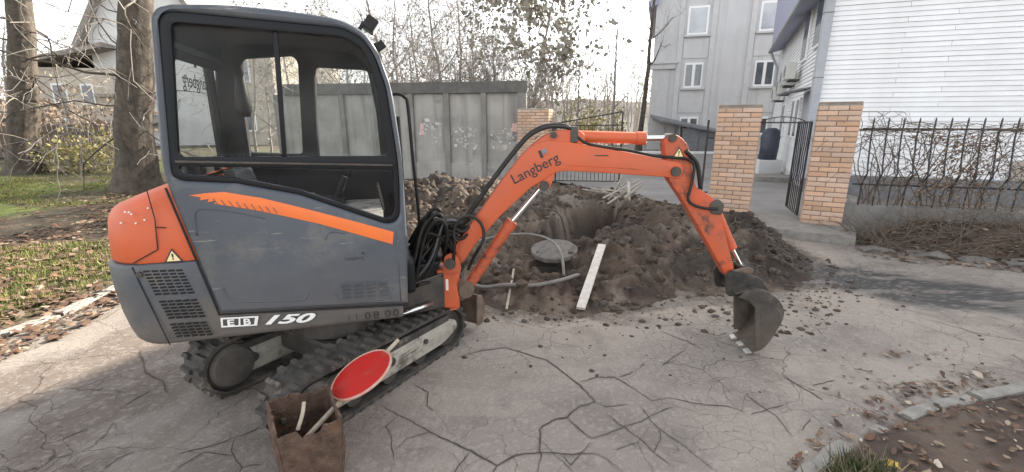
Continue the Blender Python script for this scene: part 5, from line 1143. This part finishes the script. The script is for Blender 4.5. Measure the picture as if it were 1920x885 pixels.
MB().box((1.15, .02, 1.28), (.95, .06, 2.1)).build('door', M['trim'], wh, MS, bev=.01)
MB().loft([[(.3, .02, 2.42), (.3, .62, 2.32), (.3, .62, 2.34), (.3, .02, 2.45)], [(2.1, .02, 2.42), (2.1, .62, 2.32), (2.1, .62, 2.34), (2.1, .02, 2.45)]]).build('door_canopy', M['metalgrey'], wh, MS)
for x, z in ((3.6, 3.05), (4.6, 2.95), (5.5, 2.75), (7.0, 2.6)):
    a_ = thing('air_conditioner', 'pale air conditioner unit hung on the side wall of the white house', 'air conditioner', MS @ Matrix.Translation((x, .25, z)), 'air conditioners on the side wall'); Ma = WM[a_]
    MB().box((0, 0, 0), (.62, .26, .44)).build('casing', M['acwhite'], a_, Ma, bev=.02); MB().tube([(-.1, .125, 0), (-.1, .145, 0)], .17, 20).build('fan_grille', M['metalgrey'], a_, Ma)
    MB().box((.22, -.11, -.25), (.04, .26, .05)).build('bracket', M['iron'], a_, Ma); MB().box((-.22, -.11, -.25), (.04, .26, .05)).build('bracket', M['iron'], a_, Ma)
# beige strip of other cladding low on the front
for k in range(4): MB().box((6.1, -.005, .545 + k * .098), (5.0, .03, .09)).build('beige_board', M['beige'], wh, MWH, bev=.006)
# covered thing by the entrance, steps
MC_ = T(7.95, 14.2, .085); cb = thing('covered_bin', 'tall bin under a dark blue tarpaulin by the side wall', 'bin', MC_)
MB().loft([[(r * math.cos(a) * (1 + .12 * math.sin(3 * a + z * 4)) + .05 * z, r * .8 * math.sin(a), z) for a in np.linspace(.3, 6.58, 12)[:-1]] for r, z in ((.26, .42), (.27, .8), (.28, 1.1), (.24, 1.3), (.12, 1.38))]).build('tarpaulin', M['blackplastic'], cb, MC_, sm=True)
MB().box((0, 0, .21), (.72, .62, .42)).build('concrete_block', M['whiteplaster'], cb, MC_, bev=.02)
tag(MB().box((0, 0, .14), (1.7, .8, .14)).build('porch_step', M['kerb'], None, T(7.55, 12.35, 0, -15), bev=.02), 'pale low concrete porch step in the yard by the side wall', 'step')

# ------------------------------------------------------------------ grey building
GY = 26.0; MGB = T(7.66, GY, 0, -18); gb = thing('grey_building', 'grey stuccoed three-storey block with white framed windows beyond the gate', 'building', MGB)
GW, GH = 15, 9.6
MB().box((GW / 2, 5, GH / 2), (GW, 10, GH)).build('wall', M['stucco'], gb, MGB)
MB().box((GW / 2, 4.7, GH + .12), (GW + 1.0, 11.4, .24)).build('roof', M['lilac'], gb, MGB)
MB().box((.55, -.07, 4.55), (1.3, .22, .40)).build('cornice', M['stuccotrim'], gb, MGB, bev=.04); MB().box((.55, -.11, 4.68), (1.5, .32, .12)).build('cornice', M['stuccotrim'], gb, MGB, bev=.02)
MB().box((.45, -.02, 2.3), (.9, .06, 4.5)).build('pilaster', M['stuccotrim'], gb, MGB)
def gwin(cx, z0, z1, ww, light=False, split=True):
    w_ = MB().box((cx, -.01, (z0 + z1) / 2), (ww, .06, z1 - z0)).build('window', M['pvc'], gb, MGB, bev=.01)
    if split:
        for s in (-1, 1): MB().box((cx + s * ww / 4, -.045, (z0 + z1) / 2), (ww / 2 - .15, .014, z1 - z0 - .2)).build('pane', M['panelight' if light else 'pane'], w_, MGB)
    else: MB().box((cx, -.045, (z0 + z1) / 2), (ww - .2, .014, z1 - z0 - .2)).build('pane', M['panelight' if light else 'pane'], w_, MGB)
    MB().box((cx, -.07, z0 - .06), (ww + .24, .2, .10)).build('sill', M['stuccotrim'], w_, MGB, bev=.01)
    return w_
k26 = GY / 22
for cx, spl_ in ((2.12, True), (5.50, True), (8.9, True)):
    gwin(cx, 6.02, 7.40, 1.02, True, False); gwin(cx, 3.38, 4.64, .92); gwin(cx, .95, 1.87, .95)
    for s in (-1, 1): MB().box((cx + s * .78, -.03, 4.5), (.26, .10, 7.4)).build('window_surround', M['stuccotrim'], gb, MGB, bev=.015)
    for z in (5.33, 2.55): MB().box((cx, -.015, z), (1.26, .05, .95)).build('spandrel_panel', M['stucco'], gb, MGB, bev=.02)
MB().loft([[(-.42, -.3, 7.42), (.05, -.3, 7.55), (.05, -.3, 7.9), (-.42, -.3, 7.72)], [(-.42, 9, 7.42), (-.02, 9, 7.55), (-.02, 9, 7.9), (-.42, 9, 7.72)]]).build('side_eave', M['lilac'], gb, MGB)
MB().box((1.35, -.02, 3.0), (.20, .05, .20)).build('wall_vent', M['base'], gb, MGB)
# lean-to and kerb before it
ML = T(8.2, 23.6, 0, -3); lt = thing('lean_to', 'low grey lean-to with sloping sheet roof against the grey building', 'shed', ML)
MB().loft([[(-.6, -.3, 1.62), (3.6, -.3, .80), (3.6, -.3, .90), (-.6, -.3, 1.72)], [(-.6, 2.3, 1.9), (3.6, 2.3, 1.08), (3.6, 2.3, 1.18), (-.6, 2.3, 2.0)]]).build('roof', M['metalgrey'], lt, ML)
for x0, x1, z in ((.5, 1.35, 1.3), (1.38, 2.2, 1.1), (2.23, 3.3, .9)): MB().box(((x0 + x1) / 2, 0, z / 2), (x1 - x0, .06, z)).build('side_sheet', M['metalgrey'], lt, ML)
for x in (.48, 3.35): MB().box((x, 0, .6), (.08, .08, 1.25 if x < 1 else .85)).build('post', M['iron'], lt, ML)
tag(MB().box((0, 0, .09), (8.0, .22, .20)).build('white_kerb', M['white'], None, T(8.6, 22.6, 0, -3), bev=.02), 'white painted kerb before the lean-to', 'kerb')

# ------------------------------------------------------------------ houses on the left
MLH = T(-26.7, 25.8, 0, 14); lh = thing('old_house', 'old cream and white house with tall gable seen between the two big trunks', 'house', MLH)
MB().loft([[(0, 0, z), (4.2, 0, z), (4.2, 7, z), (0, 7, z)] for z in (0, 4.5)]).build('wall', M['plaster'], lh, MLH)
MB().loft([[(-.5, -.4, 4.4), (-.5, 7.2, 4.4), (-.5, 7.2, 4.65), (-.5, -.4, 4.65)], [(4.2, -.4, 5.6), (4.2, 7.2, 5.6), (4.2, 7.2, 5.85), (4.2, -.4, 5.85)]]).build('roof', M['slate'], lh, MLH)
MB().loft([[(3.0, .9, 0), (9, .9, 0), (9, .9, 6.5), (6.0, .9, 11.5), (3.0, .9, 6.5)], [(3.0, 7.5, 0), (9, 7.5, 0), (9, 7.5, 6.5), (6.0, 7.5, 11.5), (3.0, 7.5, 6.5)]]).build('gable_wall', M['whiteplaster'], lh, MLH)
MB().loft([[(2.6, .4, 5.6), (6.05, .4, 11.9), (6.05, .4, 12.3), (2.35, .4, 5.7)], [(2.6, 8, 5.6), (6.05, 8, 11.9), (6.05, 8, 12.3), (2.35, 8, 5.7)]]).build('gable_roof', M['slate'], lh, MLH)
MB().loft([[(9.5, .4, 5.6), (6.05, .4, 11.9), (6.05, .4, 12.3), (9.8, .4, 5.7)], [(9.5, 8, 5.6), (6.05, 8, 11.9), (6.05, 8, 12.3), (9.8, 8, 5.7)]]).build('gable_roof', M['slate'], lh, MLH)
for cx, y, z, ww, hh in ((5.0, .9, 5.0, .7, 1.3), (1.6, 0, 3.1, .7, 1.1), (2.9, 0, 3.1, .6, 1.1), (1.2, 0, 1.2, .8, 1.2), (4.9, .9, 2.2, 1.2, 1.3)):
    f_ = MB().box((cx, y - .02, z), (ww, .08, hh)).build('window', M['pvc'], lh, MLH); MB().box((cx, y - .065, z), (ww - .16, .02, hh - .16)).build('pane', M['pane'], f_, MLH)
MB().box((4.6, .3, 3.05), (2.6, 1.2, .16)).build('balcony_slab', M['slate'], lh, MLH); MB().loft([[(2.2, -.3, 1.5), (2.2, .9, 1.9), (2.2, .9, 2.0), (2.2, -.3, 1.6)], [(6.5, -.3, 1.5), (6.5, .9, 1.9), (6.5, .9, 2.0), (6.5, -.3, 1.6)]]).build('porch_roof', M['slate'], lh, MLH)
MBH = T(-21.5, 29.5, 0, -8); bh_ = thing('beige_house', 'long beige apartment house seen through the rear cab window', 'building', MBH)
MB().box((3.2, 4, 3.6), (8.0, 8, 7.2)).build('wall', M['plaster'], bh_, MBH); MB().box((3.2, 3.8, 7.35), (9, 9, .3)).build('roof', M['slate'], bh_, MBH)
for i in range(3):
    for z in (1.7, 4.6):
        f_ = MB().box((.6 + i * 2.3, -.02, z), (1.1, .08, 1.4)).build('window', M['pvc'], bh_, MBH); MB().box((.6 + i * 2.3, -.065, z), (.9, .02, 1.2)).build('pane', M['pane'], bh_ if False else f_, MBH)
# picket fence behind the lawn
rp = random.Random(4)
MPF = T(-24, 17.6, .3, -6); pf = thing('board_fence', 'weathered brown board fence behind the lawn and the trunks', 'fence', MPF)
for k in range(46):
    MB().box((k * .21, 0, .60 + .05 * rp.random()), (.17, .025, 1.2)).build('board', M['oldboard'], pf, MPF)
for z in (.3, .95): MB().box((4.8, .04, z), (9.7, .05, .08)).build('rail', M['wood'], pf, MPF)

# ------------------------------------------------------------------ trees
def grow(rr, mbT, mbC, p, d, r, L, depth, maxd, tips, grav=0.0, wob=.22, minr=.004, nseg=5, split=(3, 5), thin=.03):
    """tapered wandering branch with children; thick wood into mbT, twigs into mbC"""
    pts = [p.copy()]; rs = [r]; q = p.copy(); dd = d.copy()
    for k in range(nseg):
        dd = (dd + Vector((rr.gauss(0, wob), rr.gauss(0, wob), rr.gauss(0, wob) + grav))).normalized()
        q = q + dd * (L / nseg); pts.append(q.copy()); rs.append(max(r * (1 - .68 * (k + 1) / nseg), minr * .6))
    big = r > thin
    (mbT if big else mbC).tube(pts, rs, 8 if r > .12 else 6 if big else 3, caps=False)
    if depth >= maxd: tips.append((pts[-1], dd.copy())); tips.append((pts[len(pts) // 2], dd.copy())); return
    n = rr.randint(*split)
    for i in range(n):
        t = .3 + .7 * (i + rr.random()) / n; k = min(int(t * nseg), nseg - 1); f_ = t * nseg - k
        b = pts[k].lerp(pts[k + 1], min(f_, 1)); br = max(rs[k] * (.40 + .25 * rr.random()), minr)
        ax = Vector((rr.gauss(0, 1), rr.gauss(0, 1), rr.gauss(0, 1))).normalized(); nd = (dd * .55 + ax * .75 + Vector((0, 0, .12 + grav))).normalized()
        grow(rr, mbT, mbC, b, nd, br, L * (.45 + .3 * rr.random()), depth + 1, maxd, tips, grav, wob, minr, max(3, nseg - 1), split, thin)
def leafcloud(mb, rr, tips, n, size):
    for k in range(n):
        p, d = tips[rr.randrange(len(tips))]; c = p + Vector((rr.gauss(0, .12), rr.gauss(0, .12), rr.gauss(0, .12) - .04))
        a = Vector((rr.gauss(0, 1), rr.gauss(0, 1), rr.gauss(0, .7))).normalized(); b = a.orthogonal().normalized(); s = size * (.5 + rr.random())
        b = (Matrix.Rotation(rr.random() * 6.28, 3, a) @ b); w_ = a.cross(b)
        mb.add([c - b * s * .5, c + w_ * s * .35, c + b * s * .55, c - w_ * s * .35], [(0, 1, 2, 3)])
def tree(name, label, group, x, y, z, r, H, lean, seed, maxd=3, nlimb=9, first=.35, limbL=.42, leaves_=0, lsize=.1, minr=.006, grav=.03, low=0, split=(3, 5), lm='dryleaf', flare=1.5, wob=.05):
    rr = random.Random(seed); root = thing(name, label, 'tree', T(x, y, z), group); mbT, mbC, mbL = MB(), MB(), MB(); tips = []
    base = Vector((x, y, z - .1)); pts = []; rs = []; N = 12 if r < .2 else 44; off = Vector((0, 0, 0))
    for k in range(N + 1):
        t = k / N; off += Vector((rr.gauss(0, wob * r * 3), rr.gauss(0, wob * r * 3), 0)) * (12 / N); pts.append(base + Vector((lean[0] * t * H, lean[1] * t * H, t * H)) + off)
        rs.append(r * (1 - .75 * t) * (1 + (flare - 1) * math.exp(-t * H / .35)))
    n = 44 if r > .2 else 8; st = len(mbT.v); mbT.tube(pts, rs, n, caps=False)
    if r > .2:        # buttressed, ridged bark
        for i in range(st, len(mbT.v)):
            v = Vector(mbT.v[i]); k = (i - st) // n; c = pts[k]; dv = v - c; a = math.atan2(dv.y, dv.x); t = k / N
            f_ = 1 + .10 * math.sin(a * 3 + seed) * math.exp(-t * H / 1.2) + .03 * math.sin(a * 7 + k * .15) + .075 * (abs(math.sin(a * 8.5 + 1.6 * math.sin(k * .45 + a * 2) + .5 * math.sin(k * 1.3))) - .6) + .03 * (rr.random() - .5); mbT.v[i] = tuple(c + Vector((dv.x * f_, dv.y * f_, dv.z)))
    for i in range(nlimb):
        t = first + (1 - first) * (i + .5 * rr.random()) / nlimb; k = min(int(t * N), N - 1); b = pts[k].lerp(pts[k + 1], t * N - k)
        a = rr.random() * 6.283; d = Vector((math.cos(a), math.sin(a), .45 + .6 * rr.random())).normalized()
        grow(rr, mbT, mbC, b, d, max(rs[k] * (.34 + .2 * rr.random()), minr * 1.5), H * limbL * (1.15 - .75 * t) * (.7 + .5 * rr.random()), 1, maxd, tips, grav, .2, minr, 6, split)
    for i in range(low):       # thin low shoots that droop and curl
        zz = 1.2 + 3.4 * rr.random(); k = min(int(zz / H * N), N - 1); b = pts[k].lerp(pts[k + 1], zz / H * N - k); a = rr.random() * 6.283
        grow(rr, mbT, mbC, b, Vector((math.cos(a), math.sin(a), .25 * rr.gauss(0, 1))).normalized(), .012 + .022 * rr.random(), 1.0 + 2.2 * rr.random(), 1, 3, tips, -.02, .25, minr, 6, (2, 4), .014)
    if tips and leaves_: leafcloud(mbL, rr, tips, leaves_, lsize)
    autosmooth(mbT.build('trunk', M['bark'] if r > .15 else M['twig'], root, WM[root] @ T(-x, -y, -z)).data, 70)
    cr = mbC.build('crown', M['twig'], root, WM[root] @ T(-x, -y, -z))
    if leaves_: mbL.build('foliage', M[lm], cr, WM[root] @ T(-x, -y, -z))
    return root
tree('old_tree', 'thick old tree with flaring roots on the sunlit lawn', None, -14.5, 13.4, ground_at(-14.5, 13.4), .36, 13, (.23, 0), 11, 3, 7, .36, .40, minr=.010, low=16)
tree('old_tree', 'thick dark tree trunk standing close behind the orange engine hood', None, -9.15, 10.9, ground_at(-9.15, 10.9), .40, 13, (.155, 0), 12, 3, 7, .36, .40, minr=.010, low=18)
rt = random.Random(77)
for i, (u, D, r, H, lv_, ls) in enumerate([(470, 19, .10, 9, 500, .10), (545, 17, .09, 8, 400, .10), (612, 21, .11, 10, 0, .1), (655, 18, .08, 8, 500, .1), (722, 15.5, .15, 9.5, 0, .1), (748, 16.5, .10, 9, 0, .1), (800, 17.5, .09, 9, 500, .09), (832, 16.5, .13, 10, 150, .09), (850, 19, .12, 10, 0, .1), (905, 20, .08, 8.5, 600, .10), (945, 17, .07, 7, 800, .10), (690, 22, .08, 9, 0, .1), (770, 21, .07, 8, 300, .1), (880, 18, .06, 7, 500, .1), (925, 23, .08, 8, 200, .1), (965, 21, .07, 7, 600, .1), (500, 22, .08, 9, 200, .1)]):
    x = (u - 960) / 841 * D * .968; lean = (.22 * (rt.random() - .5), .10 * (rt.random() - .5))
    tree('bare_tree', 'nearly bare slender tree rising behind the concrete wall', 'bare trees behind the wall', x, D, 0, r * .65, H * .66, lean, 100 + i, 4, 15, .16, .52, int(lv_ * .5), ls, .006, .04, split=(3, 4), wob=.22)
tree('leafy_tree', 'leaning tree with withered grey leaves at the end of the concrete wall', None, .25, 15.2, 0, .085, 5.4, (.20, 0), 201, 4, 16, .25, .55, 2900, .15, .006, .03, split=(3, 4))
tree('thin_tree', 'thin bare tree standing in the gap left of the grey building', None, 6.5, 30, 0, .12, 8, (.02, 0), 202, 3, 9, .3, .25, 0, .1, .01)
tree('pole_tree', 'straight bare trunk close to the left edge of the grey building', None, 6.75, 24.5, 0, .16, 9, (.045, 0), 203, 3, 8, .5, .22, 0, .1, .01)
tree('white_birch', 'short pale trunk beyond the open vehicle gate', None, 3.1, 22, 0, .07, 4.5, (0, 0), 204, 3, 8, .4, .3, 60, .1, .008)
# far wood as one mass and the hill behind it
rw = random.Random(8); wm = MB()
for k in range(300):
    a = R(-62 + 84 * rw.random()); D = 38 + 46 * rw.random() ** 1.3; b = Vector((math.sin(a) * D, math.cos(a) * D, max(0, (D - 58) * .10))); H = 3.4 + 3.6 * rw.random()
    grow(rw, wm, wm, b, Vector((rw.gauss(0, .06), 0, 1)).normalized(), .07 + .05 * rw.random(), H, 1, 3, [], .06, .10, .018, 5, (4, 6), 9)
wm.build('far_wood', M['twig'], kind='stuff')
hx = np.linspace(-130, 90, 90); hy = np.linspace(55, 140, 24); HX, HY = np.meshgrid(hx, hy)
HZ = sst(55, 100, HY) * (5.5 + 5.0 * (fbm(HX, HY, .05, 4, 5) - .5)) - .3; hc = np.zeros(HX.shape + (4,)) + A(.06, .056, .054, 0); hc[..., :3] *= (.8 + .4 * fbm(HX, HY, .3, 4, 6))[..., None]
link('hill', gridmesh(hx, hy, HZ, hc, M['attrpave']), kind='structure')
# bushes by the lawn
def bush(name, label, x, y, w_, h, seed, n, lm, ls, cat='bush', nst=26):
    rr = random.Random(seed); z = ground_at(x, y); root = thing(name, label, cat, T(x, y, z)); mbT, mbC, mbL = MB(), MB(), MB(); tips = []
    for k in range(nst):
        a = rr.random() * 6.283; b = Vector((x + rr.gauss(0, w_ * .25), y + rr.gauss(0, .3), z - .03))
        grow(rr, mbT, mbC, b, Vector((math.cos(a) * .6, math.sin(a) * .4, .8)).normalized(), .015, h * (.6 + .6 * rr.random()), 1, 3, tips, -.02, .22, .004, 5, (2, 4), 9)
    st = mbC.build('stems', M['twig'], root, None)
    leafcloud(mbL, rr, tips, n, ls); mbL.build('foliage', M[lm], root, None); return root
M['greenleaf'] = mat('yellow_green_leaf', (.24, .22, .07), .8, c2=(.32, .27, .12), scale=4)
bush('low_bush', 'low yellow-green bush between the two thick trunks', -13.0, 14.2, 2.6, 0.9, 301, 1700, 'greenleaf', .10, nst=60)
bush('brown_shrub', 'brown withered shrub before the old house', -19.5, 19.5, 3.2, 2.0, 302, 3000, 'deadleaf', .14, nst=70)
bush('brown_shrub', 'tall leafless thicket beside the board fence', -22.5, 19.2, 3.0, 2.2, 303, 1500, 'deadleaf', .13, nst=70)
bush('gap_bush', 'yellowish bush in the gap by the grey building', 5.6, 33, 2.5, 2.2, 304, 1600, 'greenleaf', .18, nst=40)
# dead vines on the iron fence
rv = random.Random(55); vroot = thing('dead_vine', 'tangle of leafless brown vines hanging over the iron fence beside the pillar', 'vine', MF @ Matrix.Translation((1.0, 0, .65))); mv, ml = MB(), MB()
def vine(p, d, L, r, n=9, wob=.45, g=-.03):
    pts = [Vector(p)]; dd = Vector(d).normalized()
    for k in range(n):
        dd = (dd + Vector((rv.gauss(0, wob), rv.gauss(0, wob * .25), rv.gauss(0, wob) + g))).normalized(); q = pts[-1] + dd * (L / n)
        q.y = max(min(q.y, .10), -.16); q.z = min(max(q.z, .47), 1.62 + (.2 if q.x < .5 else .05 * rv.random())); pts.append(q)
    mv.tube(pts, [r * (1 - .5 * k / n) for k in range(n + 1)], 4, caps=False); return pts
for k in range(210):
    x = 2.6 * rv.random() ** 1.15 - .05 + (1.5 * rv.random() if k % 4 == 0 else 0); z = .50 + 1.12 * rv.random(); pp = vine((x, rv.uniform(-.06, .04), z), (rv.gauss(0, 1), 0, rv.gauss(0, .8)), .5 + .6 * rv.random(), .003 + .003 * rv.random())
for k in range(30): vine((.15 + 1.5 * rv.random(), rv.uniform(-.05, .03), .46), (rv.gauss(0, .25), 0, 1), 1.0 + .2 * rv.random(), .006 + .006 * rv.random(), 10, .16, .0)
for k in range(60): vine((4.1 * rv.random(), rv.uniform(-.04, .03), 1.56), (rv.choice((-1, 1)), 0, -.05), .8, .004 + .003 * rv.random(), 10, .16, -.02)
for k in range(12): vine((.05 * rv.random(), rv.uniform(-.05, .03), 1.5 + .3 * rv.random()), (.8, 0, rv.gauss(.5, .5)), .7, .003, 9, .28, -.05)
mv.build('stems', M['vine'], vroot, MF)
for k in range(900):
    x = 1.18 + rv.gauss(0, .30); z = .48 + 1.02 * rv.random(); c = Vector((x, rv.uniform(-.09, .04), z)); a = Vector((rv.gauss(0, 1), rv.gauss(0, 1), rv.gauss(0, 1))).normalized(); b = a.orthogonal().normalized(); s = .012 + .022 * rv.random(); w_ = a.cross(b)
    ml.add([c - b * s, c + w_ * s * .6, c + b * s, c - w_ * s * .6], [(0, 1, 2, 3)])
ml.build('withered_leaves', M['deadleaf'], vroot, MF)
# dry twigs on the bank below the fence
tw = MB(); rq = random.Random(66)
for k in range(900):
    s = rq.random() ** 1.7; x = 5.0 + 4.2 * s; y = 6.45 - .42 * (x - 5.0) - .75 * rq.random() ** 1.3; z = ground_at(x, y); L = .25 + .45 * rq.random(); a = rq.random() * 6.283; p = Vector((x, y, z - .01)); d = Vector((math.cos(a), math.sin(a) * .6, .15 + .9 * rq.random())).normalized(); pts = [p]
    for j in range(4): d = (d + Vector((rq.gauss(0, .3), rq.gauss(0, .3), rq.gauss(0, .25) - .16))).normalized(); pts.append(pts[-1] + d * L / 4)
    tw.tube(pts, [.005, .004, .0035, .003, .002], 4, caps=False)
tw.build('dry_twigs', M['vine'], kind='stuff')

yl = MB(); pts = []
for k in range(20):
    a = 2 * math.pi * k / 20; r_ = .042 * (1 if k % 4 == 0 else .45 if k % 4 == 2 else .62); pts.append((r_ * math.cos(a), r_ * math.sin(a), .008 + .012 * math.sin(a * 2)))
yl.loft([pts, [(x, y, z + .0012) for x, y, z in pts]])
tag(yl.build('maple_leaf', mat('yellow_leaf', (.42, .28, .05), .7), None, T(1.86, 1.84, ground_at(1.86, 1.84) + .025, 20)), 'bright yellow maple leaf lying beside the grass tuft', 'leaf')
